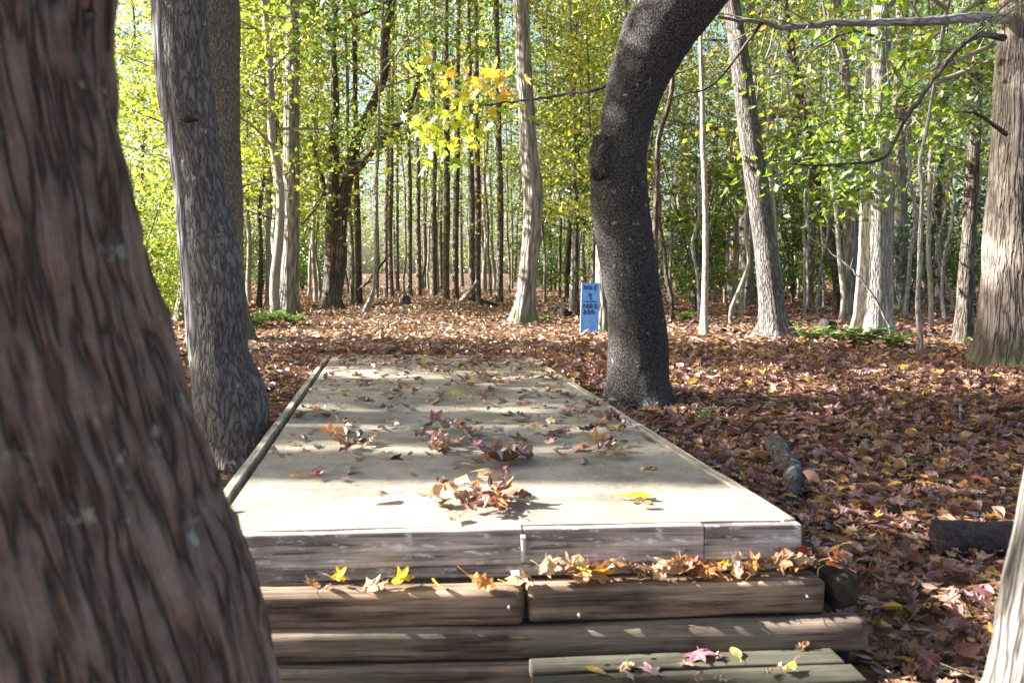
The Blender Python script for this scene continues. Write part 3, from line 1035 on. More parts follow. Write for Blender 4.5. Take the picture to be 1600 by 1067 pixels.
# the dark oak by the platform
oak, tr, pts, org = px_tree('dark_oak', 'dark curved oak trunk with a burl, standing against the right edge of the platform', 'tree',
    [(640, 948, 1048), (620, 950, 1046), (590, 951, 1043), (540, 951, 1041), (500, 949, 1038), (440, 942, 1030), (390, 934, 1022), (350, 927, 1016), (310, 922, 1012), (270, 922, 1011),
     (235, 930, 1012), (200, 936, 1017), (160, 943, 1029), (120, 951, 1044), (80, 962, 1066), (50, 974, 1085), (0, 1004, 1123), (-60, 1050, 1172)], 'oak', Y=5.55,
    ext=[(.4, .1, 3.0, .20), (.8, .2, 4.2, .17), (1.1, .3, 7, .10), (1.3, .3, 9.5, .04)], n=220, k=110, amp=.008, sxy=22, szz=13, flare=.30, fh=.09, lob=5, seed=51)
g = Geo()
bc = P(944, 252, 5.46)
u_ = np.linspace(0, math.pi, 26)[:, None]
v_ = np.linspace(0, 2 * math.pi, 40, endpoint=False)[None]
dirs = np.stack([np.sin(u_) * np.cos(v_), np.sin(u_) * np.sin(v_), np.cos(u_) * np.ones_like(v_)], -1)
rad_ = 1 + .5 * fbm(dirs[..., 0] * 1.5, dirs[..., 1] * 1.5, dirs[..., 2] * 1.5, 4, 3)
bv = bc + dirs * rad_[..., None] * np.array([.090, .09, .15])
i = np.arange(25)[:, None] * 40
j = np.arange(40)[None]
g.add((bv - org).reshape(-1, 3), np.stack([i + j, i + 40 + j, i + 40 + (j + 1) % 40, i + (j + 1) % 40], -1).reshape(-1, 4))
link('burl', g.mesh('burl', [M['oak']]), oak)
o, t1 = limb(oak, [P(985, 110, 5.6), P(935, 140, 5.7), P(895, 145, 5.85), P(840, 155, 6.0), P(770, 163, 6.1), P(715, 168, 6.2), P(690, 190, 6.2)], .012, .003, 'oak', 'limb', 8, 30, 0, 52, .012)
hang = [catmull([P(*a, 6.15), P(*b_, 6.2), P(*c, 6.2)], 8) for a, b_, c in
        (((760, 163), (735, 120), (745, 70)), ((720, 168), (690, 130), (680, 95)), ((700, 175), (690, 205), (700, 250)), ((690, 190), (665, 215), (655, 240)),
         ((730, 165), (735, 200), (725, 240)), ((770, 160), (775, 130), (790, 110)))]
spray(oak, hang[:2] + hang[5:], 20, .085, 'l_orange', 'star', .10, 53, 'foliage', .3, .1)
spray(oak, hang[2:5] + [t1[0][-12:]] + hang[1:2], 30, .085, 'l_maple', 'star', .11, 54, 'foliage', .3, .1)
crown_for(oak, np.array([org[0] + 1.3, org[1] + .3, 9.5]), 4.5, .12, 2.8, 'l_green', 'oak', 55, nb=12, nleaf=50)

# right-hand side
for nm, lab, rows, bk, ex, sd, cm, fl_ in (
    ('tilted_tree', 'stout grey trunk tilting left with flared roots right of the dark oak', [(532, 1174, 1246), (515, 1183, 1235), (490, 1186, 1229), (450, 1184, 1222), (400, 1180, 1215), (340, 1172, 1207), (280, 1164, 1199), (200, 1153, 1187), (120, 1144, 1175), (50, 1136, 1163), (0, 1130, 1156)], 'rough', [(-.5, 0, 7, .11), (-.8, 0, 11, .04)], 61, 'l_green', .32),
    ('bright_tree', 'thick sunlit whitish trunk with furrowed bark on the right', [(526, 1330, 1398), (505, 1334, 1395), (470, 1337, 1394), (420, 1341, 1393), (350, 1344, 1393), (250, 1347, 1391), (150, 1351, 1389), (60, 1356, 1391), (0, 1360, 1397), (-80, 1365, 1400)], 'pale', [(.15, 0, 7.5, .13), (.2, 0, 13, .04)], 62, 'l_lime', .22),
    ('bending_tree', 'grey trunk bending left behind the tilted tree', [(487, 1302, 1320), (450, 1302, 1319), (400, 1296, 1316), (360, 1288, 1309), (310, 1276, 1297), (250, 1262, 1279), (200, 1253, 1268), (140, 1240, 1254), (60, 1226, 1240), (0, 1218, 1230)], 'dark', [(-.4, 0, 8, .08), (-.5, 0, 11, .03)], 63, 'l_lime', .2),
    ('twin_tree', 'grey trunk just left of the thick sunlit trunk', [(497, 1312, 1338), (450, 1315, 1337), (380, 1318, 1338), (300, 1318, 1336), (200, 1316, 1333), (100, 1310, 1326), (60, 1300, 1320), (0, 1296, 1314)], 'grey', [(-.1, 0, 8, .1), (-.1, 0, 12, .03)], 64, 'l_green', .25),
    ('slim_tree', 'slim pale stem leaning slightly, right of the dark oak', [(527, 1092, 1108), (500, 1094, 1106), (430, 1097, 1107), (350, 1098, 1107), (280, 1096, 1105), (210, 1094, 1102), (150, 1094, 1101), (60, 1092, 1098)], 'stem', [(0, 0, 5, .03), (.1, 0, 7, .01)], 65, 'l_yell', .3),
    ('crooked_sapling', 'crooked slender sapling right of the thick sunlit trunk', [(552, 1431, 1442), (520, 1433, 1442), (470, 1430, 1438), (420, 1433, 1441), (360, 1435, 1442), (300, 1438, 1444), (250, 1434, 1440), (200, 1446, 1451)], 'pale', [(.2, 0, 3.4, .02), (.5, 0, 4.5, .01)], 66, 'l_lime', .25),
    ('shaded_tree', 'shaded purplish trunk leaning right, left of the reddish cedar', [(537, 1488, 1520), (500, 1493, 1519), (420, 1499, 1521), (340, 1505, 1526), (250, 1510, 1530), (150, 1515, 1534), (60, 1518, 1536), (0, 1520, 1538)], 'dark', [(.1, 0, 6, .09), (.2, 0, 10, .03)], 67, 'l_holly', .3),
    ('hind_tree', 'grey trunk standing in the gap right of the thick sunlit trunk', [(487, 1396, 1417), (440, 1397, 1415), (350, 1398, 1414), (250, 1399, 1414), (120, 1400, 1414), (0, 1401, 1414)], 'grey', [(0, 0, 9, .1), (0, 0, 12, .03)], 68, 'l_holly', .2)):
    rt, tr, pts, org = px_tree(nm, lab, 'tree', rows, bk, ext=ex, n=70, k=32, seed=sd, amp=.008, flare=fl_, fh=.14)
    if sd == 62:
        bright, borg = rt, org
    crown_for(rt, pts[-1][:3], 6, .07, 2.4, cm, 'stem', sd, nb=11, nleaf=44, size=.10)
# low leafy limbs of the bright tree, hanging left at eye height
Yb = borg[1]
alltips = []
for q, L_ in enumerate(([(1362, 265), (1320, 262), (1270, 250), (1220, 252), (1175, 256)], [(1360, 225), (1310, 220), (1265, 235), (1240, 262)],
                        [(1362, 290), (1330, 300), (1290, 320), (1262, 330)], [(1375, 180), (1430, 165), (1480, 140), (1530, 120)], [(1370, 130), (1420, 95), (1480, 80), (1540, 95)], [(1372, 160), (1420, 180), (1460, 215), (1500, 235)], [(1378, 60), (1330, 50), (1280, 75), (1235, 110), (1200, 120)], [(1380, 40), (1440, 45), (1500, 110), (1540, 150)], [(1365, 245), (1340, 210), (1300, 180)])):
    dz = -.75 - .10 * q
    o, tt = limb(bright, [P(a, b_, Yb + dz * min(1, k_ / 1.5)) for k_, (a, b_) in enumerate(L_)], .022, .005, 'dark', 'limb', 6, 18, 5, 70 + q, .015)
    alltips += [tt[0][5:]] + tt[1:]
spray(bright, alltips, 38, .105, 'l_lime', 'oak', .20, 75, 'foliage', .55, .1)

ced, tr, pts, org = px_tree('red_cedar', 'reddish shaggy cedar trunk with a flared base at the right edge', 'tree',
    [(585, 1492, 1690), (570, 1509, 1668), (545, 1522, 1650), (510, 1530, 1640), (470, 1534, 1634), (420, 1538, 1630), (350, 1542, 1628), (280, 1546, 1627), (200, 1551, 1627), (100, 1558, 1628), (0, 1563, 1630), (-80, 1567, 1630)], 'cedar',
    Y=7.2, ext=[(0, 0, 5, .17), (0, 0, 8, .1), (0, 0, 10, .03)], n=140, k=64, amp=.016, sxy=12, szz=1.4, flare=.10, fh=.16, lob=6, seed=81, ridged=True)
Yc = org[1]
o, t1 = limb(ced, [P(1572, 30, Yc - .1), P(1520, 28, Yc - .35), P(1450, 34, Yc - .6), P(1370, 36, Yc - .8), P(1290, 37, Yc - .9), P(1230, 44, Yc - 1), P(1190, 36, Yc - 1.05), P(1120, 28, Yc - 1.1)], .045, .010, 'pale', 'dead_limb', 9, 40, 9, 82, .01)
o, t2 = limb(ced, [P(1568, 60, Yc - .2), P(1530, 55, Yc - .7), P(1490, 85, Yc - 1.2), P(1440, 150, Yc - 1.5), P(1405, 205, Yc - 1.6), P(1385, 245, Yc - 1.7), P(1340, 256, Yc - 1.7), P(1240, 258, Yc - 1.8)], .028, .005, 'dark', 'limb', 8, 40, 8, 83, .01)
o, t3 = limb(ced, [P(1190, 36, Yc - 1.05), P(1150, 90, Yc - 1.1), P(1110, 135, Yc - 1.1), P(1060, 150, Yc - 1.2), P(1030, 165, Yc - 1.2)], .014, .003, 'dark', 'dead_limb', 7, 20, 6, 84, .01)
o, t4 = limb(ced, [P(1572, 210, Yc - .2), P(1530, 180, Yc - .6), P(1500, 175, Yc - .9)], .02, .006, 'dark', 'limb', 7, 14, 5, 85, .01)
spray(ced, t2[1:] + t4[1:], 150, .055, 'l_pine', 'needle', .05, 86, 'sprigs', .1, .1)
crown_for(ced, np.array([org[0], org[1], 9.5]), 7.2, .07, 2.4, 'l_pine', 'cedar', 87, nb=18, nleaf=160, size=.10, spread=.12, name='sprigs')

edge, tr, pts, org = px_tree('near_tree', 'sunlit pale trunk cut off by the bottom right corner', 'tree',
    [(1460, 1440, 1900), (1300, 1500, 1880), (1067, 1562, 1862), (950, 1582, 1858), (830, 1606, 1858), (700, 1632, 1862), (500, 1660, 1870), (200, 1700, 1890)], 'corner', Y=1.42,
    ext=[(.1, 0, 2, .13), (.5, 0, 5, .1), (.6, .1, 8, .06), (.6, .1, 10, .02)], n=160, k=90, amp=.006, sxy=26, szz=5, flare=.15, fh=.15, seed=91)
crown_for(edge, np.array([org[0] + .9, org[1] + .1, 10]), 4, .08, 2.2, 'l_yell', 'pale', 92, nb=8, nleaf=40)

thin = [o_ for o_ in bpy.data.objects if o_.get('label', '').startswith('thin sunlit stem standing')][0]
Yt = thin.location.y
for q, L_ in enumerate(([(897, 60), (930, 78), (960, 95), (990, 110)], [(896, 110), (870, 135), (850, 150)], [(896, 40), (940, 30), (985, 40)], [(897, 85), (860, 70), (835, 60)])):
    o, tt = limb(thin, [P(a, b_, Yt - .25 * k_) for k_, (a, b_) in enumerate(L_)], .012, .003, 'dark', 'limb', 6, 14, 7, 170 + q, .02)
    spray(thin, tt, 60, .06, 'l_pine', 'needle', .10, 180 + q, 'sprigs', .1, .0)

# ------------------------------------------------------------------ general tree maker
def gen_tree(name, label, cat, seed, h, r0, bark_, leaf, start=.25, nb=18, bl=1.6, nper=30, size=.10, wob=.10, lean=(0, 0), spread=.22, el=(.1, .7), sub=4, shape='quad', group=None, kk=10, up=.65):
    rs = np.random.RandomState(seed)
    root = empty(name, (0, 0, 0), label, cat, group)
    n = 16
    t = np.linspace(0, 1, n)
    wx = np.cumsum(rs.normal(size=n)) * wob * .35 + lean[0] * t
    wy = np.cumsum(rs.normal(size=n)) * wob * .35 + lean[1] * t
    wx -= wx[0]
    wy -= wy[0]
    tp = catmull(np.stack([wx, wy, -.12 + t * (h + .12)], -1), 40)
    g, tips = Geo(), []
    rr = r0 * (1 - .92 * np.linspace(0, 1, 40) ** 1.1) * (1 + .35 * np.exp(-np.linspace(0, 1, 40) * h / .18))
    tube(g, tp, np.maximum(rr, .004), kk, 0, lambda p, ph, q: q * .18 * pn(p[..., 0] * 6, p[..., 1] * 6, p[..., 2] * 3, seed))
    for q in range(nb):
        f = start + (1 - start) * (q + rs.uniform(0, 1)) / nb
        i_ = min(38, int(f * 39))
        az = q * 2.4 + rs.uniform(-.6, .6)
        ln = bl * rs.uniform(.55, 1.15) * (1.15 - .75 * (f - start) / (1 - start))
        d = np.array([math.cos(az), math.sin(az), rs.uniform(*el)])
        s = np.linspace(0, 1, 8)[:, None]
        b_ = tp[i_] + d * ln * s + rs.normal(size=3) * .14 * ln * s ** 2 + np.array([0, 0, -.10]) * ln * s ** 2
        tube(g, b_, np.linspace(max(.005, rr[i_] * .42), .003, 8), 5)
        tips.append(b_[3:])
        for z in range(sub):
            k_ = rs.randint(2, 8)
            dd = unit(d + rs.normal(size=3) * .7)
            tw_ = b_[k_] + dd * ln * rs.uniform(.2, .45) * np.linspace(0, 1, 4)[:, None]
            tube(g, tw_, np.linspace(.005, .002, 4), 3, cap=False)
            tips.append(tw_)
    link('trunk', g.mesh('trunk', [M[bark_]]), root)
    if nper:
        spray(root, tips, nper, size, leaf, shape, spread, seed, 'crown', up, .1)
    return root


def gen_shrub(name, label, cat, seed, h, wd, leaf, nst=9, nper=42, size=.075, bark_='dark', group=None, shape='quad'):
    rs = np.random.RandomState(seed)
    root = empty(name, (0, 0, 0), label, cat, group)
    g, tips = Geo(), []
    for q in range(nst):
        a_ = rs.uniform(0, 6.28)
        top = np.array([math.cos(a_) * wd * rs.uniform(.2, 1), math.sin(a_) * wd * rs.uniform(.2, 1), h * rs.uniform(.55, 1)])
        s = np.linspace(0, 1, 9)[:, None]
        st_ = top * np.array([1, 1, 0]) * s ** 1.6 + np.array([0, 0, 1]) * (top[2] + .08) * s - np.array([0, 0, .08])
        tube(g, st_, np.linspace(.016, .004, 9), 5)
        for z in range(7):
            k_ = rs.randint(2, 9)
            d = unit(rs.normal(size=3) * np.array([1, 1, .4]) + np.array([0, 0, .2]))
            tw_ = st_[k_] + d * wd * rs.uniform(.3, .7) * np.linspace(0, 1, 4)[:, None]
            tube(g, tw_, np.linspace(.005, .002, 4), 3, cap=False)
            tips.append(tw_)
    link('stems', g.mesh('stems', [M[bark_]]), root)
    spray(root, tips, nper, size, leaf, shape, .13, seed, 'foliage', .5, .1)
    return root


rs = np.random.RandomState(2024)


def scatter(protos, spots, labels, group, smin=.8, smax=1.25, seed=0):
    r_ = np.random.RandomState(seed)
    used = set()
    for (x, y) in spots:
        k_ = r_.randint(len(protos))
        s = r_.uniform(smin, smax)
        rz = r_.uniform(0, 6.28)
        loc = (x, y, float(gz(x, y)))
        lab = labels if isinstance(labels, str) else labels[k_]
        if k_ not in used:
            used.add(k_)
            o_ = protos[k_]
            o_.location, o_.rotation_euler, o_.scale = loc, (0, 0, rz), (s, s, s)
            tag(o_, lab, None, group)
        else:
            copy_tree(protos[k_], loc, rz, s, lab, group)
    for k_ in range(len(protos)):
        if k_ not in used:
            for ch in list(protos[k_].children):
                bpy.data.objects.remove(ch)
            bpy.data.objects.remove(protos[k_])


def pxs(L_):
    """list of (px, Y) to world x, y"""
    return [((px - CX) / FPX * Y, Y) for px, Y in L_]


# pines down the path
pl = 'tall straight dark pine trunk among the pines at the end of the path'
pines = [gen_tree('pine_tree', pl, 'pine', 300 + q, 17 + q, .068 + .009 * q, 'pine', 'l_pine', start=.55, nb=16, bl=1.7, nper=60, size=.16, wob=.06, lean=(rs.uniform(-.3, .5), 0), spread=.10, shape='needle', sub=5, up=.1) for q in range(4)]
psp = [(605, 27), (612, 24.5), (622, 31), (641, 24), (655, 26.5), (664, 38), (678, 25.5), (690, 33), (697, 21), (712, 22.5), (737, 20.5), (745, 22), (757, 34), (780, 19.5),
       (590, 36), (800, 38), (722, 42), (640, 44), (860, 32)]
scatter(pines, pxs(psp), pl, 'pines at the end of the path', .85, 1.15, 1)

# understory trees with light foliage
ul = 'slender young tree with thin yellow green leaves in the left and middle woods'
und = [gen_tree('young_tree', ul, 'tree', 330 + q, 6.5 + .7 * q, .045 + .006 * q, 'stem' if q % 2 else 'dark', ('l_yell', 'l_green', 'l_lime', 'l_green', 'l_maple', 'l_lime')[q], start=.26, nb=26, bl=1.7, nper=21, size=.088, wob=.11, spread=.20) for q in range(6)]
sp = []
r2 = np.random.RandomState(5)
while len(sp) < 44:
    Y = r2.uniform(12, 34)
    px = r2.uniform(150, 960)
    if Y < 19 and 470 < px < 880:
        continue
    if 545 < px < 810 and (Y < 30 or r2.uniform() < .6):
        continue
    x = (px - CX) / FPX * Y
    if all((x - a) ** 2 + (Y - b_) ** 2 > 1.3 for a, b_ in sp):
        sp.append((x, Y))
scatter(und, sp, ul, 'young trees in the left and middle woods', .75, 1.3, 2)

cl_ = 'tall thin tree with a high yellow green crown arching over the path'
can = [gen_tree('arching_tree', cl_, 'tree', 350 + q, 9.5 + q, .045, 'grey', ('l_green', 'l_lime', 'l_yell')[q], start=.36, nb=26, bl=2.3, nper=34, size=.09, wob=.12, spread=.22, el=(-.05, .5)) for q in range(3)]
scatter(can, pxs([(548, 19), (590, 23), (632, 28), (700, 29), (765, 25), (795, 29), (670, 37), (735, 39), (850, 20), (500, 22), (885, 25)]), cl_, 'trees arching over the path', .85, 1.15, 12)

sl_ = 'slender bare pale sapling in the thicket on the right'
sap = [gen_tree('sapling', sl_, 'sapling', 360 + q, 4.5 + .6 * q, .026 + .004 * (q % 4), ('stem', 'pale', 'stem', 'dark')[q % 4], ('l_yell', 'l_green')[q % 2], start=.45, nb=9, bl=.8, nper=7, size=.09, wob=.16, lean=(rs.uniform(-.6, .6), 0), sub=3, kk=8) for q in range(6)]
sp = []
while len(sp) < 72:
    Y = r2.uniform(11.5, 24)
    px = r2.uniform(955, 1640)
    x = (px - CX) / FPX * Y
    if all((x - a) ** 2 + (Y - b_) ** 2 > .12 for a, b_ in sp):
        sp.append((x, Y))
scatter(sap, sp, sl_, 'saplings in the thicket on the right', .8, 1.25, 3)

rl = 'medium forest tree with green leaves behind the thicket on the right'
rt_ = [gen_tree('forest_tree', rl, 'tree', 390 + q, 11 + q, .12 + .02 * q, ('grey', 'dark', 'pine', 'grey')[q], ('l_green', 'l_holly', 'l_holly', 'l_lime')[q], start=.2, nb=26, bl=2.4, nper=38, size=.09, wob=.10, spread=.3) for q in range(4)]
sp = []
while len(sp) < 30:
    Y = r2.uniform(18, 36)
    px = r2.uniform(940, 1700)
    x = (px - CX) / FPX * Y
    if all((x - a) ** 2 + (Y - b_) ** 2 > 3.0 for a, b_ in sp):
        sp.append((x, Y))
scatter(rt_, sp, rl, 'trees behind the right thicket', .8, 1.2, 4)

hl = 'green leaved bush growing between the trunks'
shr = [gen_shrub('holly_bush', hl, 'bush', 420 + q, 2.2 + .5 * q, .8 + .15 * q, ('l_holly', 'l_green', 'l_green')[q]) for q in range(3)]
sp = []
while len(sp) < 64:
    Y = r2.uniform(15, 36)
    px = r2.uniform(140, 1680)
    if (Y < 23 and 330 < px < 900) or (540 < px < 800):
        continue
    x = (px - CX) / FPX * Y
    if all((x - a) ** 2 + (Y - b_) ** 2 > 1.2 for a, b_ in sp):
        sp.append((x, Y))
scatter(shr, sp, hl, 'green bushes between the trunks', .7, 1.3, 5)

yl = 'low yellow green bush at the left edge of the clearing'
ysh = [gen_shrub('leafy_bush', yl, 'bush', 440 + q, 2.4 + .4 * q, .9, ('l_green', 'l_lime')[q], 10, 40, .075) for q in range(2)]
scatter(ysh, pxs([(205, 11.5), (235, 13), (262, 15), (180, 14), (225, 17), (300, 16), (340, 19)]), yl, 'yellowing bushes left of the clearing', .6, .95, 6)

# unseen trees added off to the left to throw the bars of shade
nl_ = 'unseen tall tree added left of the platform to cast bars of shade'
nb_ = [gen_tree('unseen_tall_tree', nl_, 'tree', 470 + q, 17 + q, .20 + .03 * q, 'grey', 'l_green', start=.80, nb=12, bl=1.6, nper=22, size=.13, wob=.05, spread=.3) for q in range(3)]
band = [(1.86, 6), (2.0, 9), (2.97, 15), (3.12, 19), (3.42, 16), (3.80, 17), (5.0, 14), (5.75, 18), (6.75, 15), (8.3, 12)]
scatter(nb_, [(-xx, yy + SUN_E * xx) for yy, xx in band], nl_, 'unseen trees to the left of the platform', .8, 1.1, 7)
ml = 'unseen spreading tree added left of the platform to shade the ground beyond it'
md = [gen_tree('unseen_spreading_tree', ml, 'tree', 480 + q, 9.6, .15, 'grey', 'l_green', start=.60, nb=22, bl=1.35, nper=46, size=.14, wob=.04, spread=.30, el=(.1, .5)) for q in range(2)]  # unseen trees, crowns shaped to shade the right-hand ground
scatter(md, [(-7.2, 2.02), (-7.4, 3.62), (-7.0, 4.75), (-12.5, 5.4), (-12.2, 8.1)], ml, 'unseen spreading trees left of the platform', .98, 1.04, 8)

# far wood that closes the view
g = Geo()
rf = np.random.RandomState(77)
for q in range(80):
    Y = rf.uniform(40, 78)
    x = rf.uniform(-.68, .68) * Y
    h = rf.uniform(10, 18)
    l = rf.normal() * .4
    tube(g, catmull([(x, Y, float(gz(x, Y)) - .2), (x + l * .3, Y, h * .4), (x + l, Y, h)], 7), np.linspace(rf.uniform(.08, .2), .03, 7), 6, 0)
nc = 1000
Yc_ = rf.uniform(46, 82, nc)
xc = rf.uniform(-.70, .70, nc) * Yc_
zc = np.where(rf.uniform(size=nc) < .38, rf.uniform(.2, 4, nc), rf.uniform(2, 19, nc)) + gz(xc, Yc_)
keep = (xc > -11) | (rf.uniform(size=nc) < .45)
xc, Yc_, zc = xc[keep], Yc_[keep], zc[keep]
nc = len(xc)
mi = np.where((xc > 3) & (rf.uniform(size=nc) < .3), 1, 0)
mi = np.where(mi == 1, 1, np.where(zc < 5, rf.choice([1, 2, 2, 3, 3], nc), rf.choice([1, 2, 2, 3, 3], nc)))
for m_ in (1, 2, 3):
    idx = np.repeat(np.where(mi == m_)[0], 100)
    c = np.stack([xc[idx], Yc_[idx], zc[idx]], -1) + rf.normal(size=(len(idx), 3)) * np.array([.95, .95, .6])
    leaves(g, c, rf.uniform(.10, .20, len(idx)), rf.normal(size=c.shape) * .6 + np.array([0, 0, .6]), rf, tmpl('quad'), m_)
tag(link('far_wood', g.mesh('far_wood', [M['dark'], M['l_holly'], M['l_green'], M['l_yell']])), 'hazy mass of far trees and leaves closing the view behind the woods', 'woods', kind='stuff')
# ------------------------------------------------------------------ the sign
sg = G(920, 526)
Ys = sg[1]
zb = float(gz(sg[0], Ys))
a_, b_, c_, d_ = P(909, 443, Ys), P(936.5, 443.5, Ys), P(934.5, 526, Ys), P(906, 527, Ys)
sw, sh = np.linalg.norm(b_ - a_), np.linalg.norm(d_ - a_)
sign = empty('hole_sign', (*( (c_ + d_) / 2)[:2], zb), 'narrow upright blue sign board lettered HOLE 4 PAR 3 230, beside the dark oak', 'sign')
bm = bmesh.new()
bmesh.ops.create_cube(bm, size=1.0)
bmesh.ops.scale(bm, vec=(sw, .02, sh + .10), verts=bm.verts)
bmesh.ops.bevel(bm, geom=list(bm.edges), offset=.002, segments=2, affect='EDGES')
me = bpy.data.meshes.new('board')
bm.to_mesh(me)
bm.free()
me.materials.append(M['sign'])
bo = link('board', me, sign, (0, 0, (sh - .10) / 2 + (c_[2] - zb)))
tilt = math.atan2(((a_ + b_) / 2 - (c_ + d_) / 2)[0], sh)
sign.rotation_euler = (R(-2), tilt, R(-10))
g = Geo()
for x in (-sw / 2 - .002, sw / 2 + .002):
    tube(g, [(x, -.004, c_[2] - zb - .06), (x, -.004, c_[2] - zb + sh)], [.004, .004], 6)
link('edging', g.mesh('edging', [M['signedge']]), sign)
GL = {'H': [[(0, 0), (.02, 1)], [(.62, 0), (.6, 1)], [(0, .5), (.62, .53)]], 'O': [[(.3, 1), (.05, .75), (0, .4), (.15, .05), (.4, 0), (.6, .3), (.6, .7), (.3, 1)]],
      'L': [[(.02, 1), (0, .02), (.55, 0)]], 'E': [[(.55, 1), (.03, .98), (0, 0), (.58, .02)], [(.02, .52), (.45, .52)]],
      '4': [[(.08, 1), (.05, .45), (.55, .48)], [(.5, 1), (.52, -.35)]], 'P': [[(.03, 0), (.05, 1), (.45, .95), (.55, .72), (.4, .5), (.06, .45)]],
      'A': [[(0, 0), (.3, 1), (.6, 0)], [(.12, .38), (.5, .38)]], 'R': [[(.03, 0), (.05, 1), (.45, .95), (.5, .72), (.38, .52), (.06, .48), (.58, 0)]],
      '3': [[(.05, .95), (.4, 1), (.52, .78), (.2, .54), (.55, .35), (.45, .03), (.02, .05)]], '2': [[(.05, .75), (.25, 1), (.5, .8), (.35, .4), (.02, .03), (.58, 0)]],
      '0': [[(.3, 1), (.04, .7), (.04, .3), (.3, 0), (.56, .3), (.56, .7), (.3, 1)]]}
g = Geo()
ztop = c_[2] - zb + sh


def text(s, x0, y0, hh, ww, r_):
    x = x0
    for ch in s:
        if ch == ' ':
            x += ww * .5
            continue
        for st_ in GL[ch]:
            pts = [(sw * (x + px_ * ww), -.0105, ztop - sh * (y0 + (1 - py_) * hh)) for px_, py_ in st_]
            pp = []
            for k_ in range(len(pts) - 1):
                pp += [np.array(pts[k_]) * (1 - t) + np.array(pts[k_ + 1]) * t for t in (0, .5)]
            pp.append(np.array(pts[-1]))
            tube(g, pp, [r_] * len(pp), 6)
        x += ww * 1.22


text('HOLE', -.40, .045, .075, .165, .0030)
text('4', -.12, .185, .09, .20, .0034)
tube(g, [(-.36 * sw, -.0105, ztop - sh * .34), (.3 * sw, -.0105, ztop - sh * .338)], [.0034, .0034], 6)
text('PAR', -.42, .385, .075, .165, .0042)
text('3', .21, .385, .075, .165, .0042)
text('230', -.40, .495, .075, .19, .0044)
link('lettering', g.mesh('lettering', [M['ink']]), sign)
g = Geo()
tube(g, [(0, .03, -.1), (0, .03, sh * 1.03)], [.012, .012], 8)
link('stake', g.mesh('stake', [M['pale']]), sign)

# ------------------------------------------------------------------ logs, stumps, sticks
CLEAR = []
def rod(name, label, cat, wp, r0, r1, bark_, n=24, k=12, seed=0, twigs=0, wob=.0, rough=.2):
    wp = np.asarray(wp, float)
    org = wp[0].copy()
    c = catmull(wp, n) + wob * np.random.RandomState(seed).normal(size=(n, 3))
    g = Geo()
    rr = np.linspace(r0, r1, n) if not hasattr(r0, '__len__') else np.interp(np.linspace(0, 1, n), np.linspace(0, 1, len(r0)), r0)
    tube(g, c - org, rr, k, 0, lambda p, ph, q: q * rough * fbm(p[..., 0] * 14, p[..., 1] * 14, p[..., 2] * 14, seed, 3))
    rs_ = np.random.RandomState(seed)
    for q in range(twigs):
        i_ = rs_.randint(n // 4, n - 1)
        d = unit(unit(c[-1] - c[0]) + rs_.normal(size=3) * .8)
        d[2] = abs(d[2])
        tube(g, c[i_] - org + d * rs_.uniform(.1, .4) * np.linalg.norm(c[-1] - c[0]) * .4 * np.linspace(0, 1, 4)[:, None], np.linspace(rr[i_] * .5, .001, 4), 5)
    o = link(name, g.mesh(name, [M[bark_]]), None, org)
    if rr.max() > .02:
        for q in range(0, n, 3):
            if c[q][2] - float(gz(c[q][0], c[q][1])) < .3:
                CLEAR.append((c[q][0], c[q][1] - rr[q] * .5, rr[q] * .7))
    return tag(o, label, cat)


def on_g(px, py, dz=0):
    p = G(px, py)
    return np.array([p[0], p[1], float(gz(p[0], p[1])) + dz])


q0, q1 = on_g(1462, 868, .055), on_g(1720, 872, .055)
rod('log', 'dark sawn log lying on the leaves at the right, partly behind the corner trunk', 'log', [q0, (q0 + q1) / 2, q1], .066, .062, 'deadlog', 40, 28, 3, rough=.12)
pp = [on_g(1208, 706, .05), on_g(1221, 728, .05), on_g(1238, 752, .04), on_g(1238, 776, .04), on_g(1230, 798, .03)]
rod('rotten_branch', 'short thick curved piece of lichened grey branch lying beside the platform', 'branch', pp, [.040, .050, .042, .040, .034, .026], None, 'lichenlog', 60, 26, 6, rough=.5)
e = on_g(1216, 790, .0)
rod('leaf_stalk', 'thin red stalk with a yellow tip standing up by the platform corner', 'stalk', [e, e + np.array([.035, 0, .06]), e + np.array([.065, .01, .12])], .0022, .0026, 'cedar', 8, 6, 7)
rod('stick', 'dark thin branch lying on the leaves right of the dark oak', 'stick', [on_g(1045, 648, .03), on_g(1110, 650, .035), on_g(1190, 655, .02), on_g(1240, 668, .01)], .014, .004, 'dark', 20, 8, 8, 4, .004)
rod('stick', 'short pale stick lying on leaves in front of the thick sunlit trunk', 'stick', [on_g(1336, 588, .03), on_g(1355, 587, .035), on_g(1376, 589, .03)], .013, .010, 'pale', 12, 10, 9)
rod('stick', 'thin bent white twig on the leaves near the right edge', 'stick', [on_g(1500, 648, .05), on_g(1502, 672, .02), on_g(1516, 682, .03), on_g(1528, 678, .04)], .008, .004, 'pale', 14, 8, 10)
rod('stick', 'thin grey twig pointing right from the lichened branch piece', 'stick', [on_g(1240, 748, .03), on_g(1275, 752, .04), on_g(1310, 762, .02)], .005, .002, 'pale', 10, 6, 11)
Yp = on_g(1396, 528)
rod('fallen_pole', 'long thin bare branch propped slanting in front of the thick sunlit trunk', 'branch', [Yp, P(1370, 470, Yp[1] - .1), P(1330, 420, Yp[1] - .1), P(1295, 392, Yp[1]), P(1262, 368, Yp[1])], .016, .006, 'pale', 30, 8, 12, 5, .004)
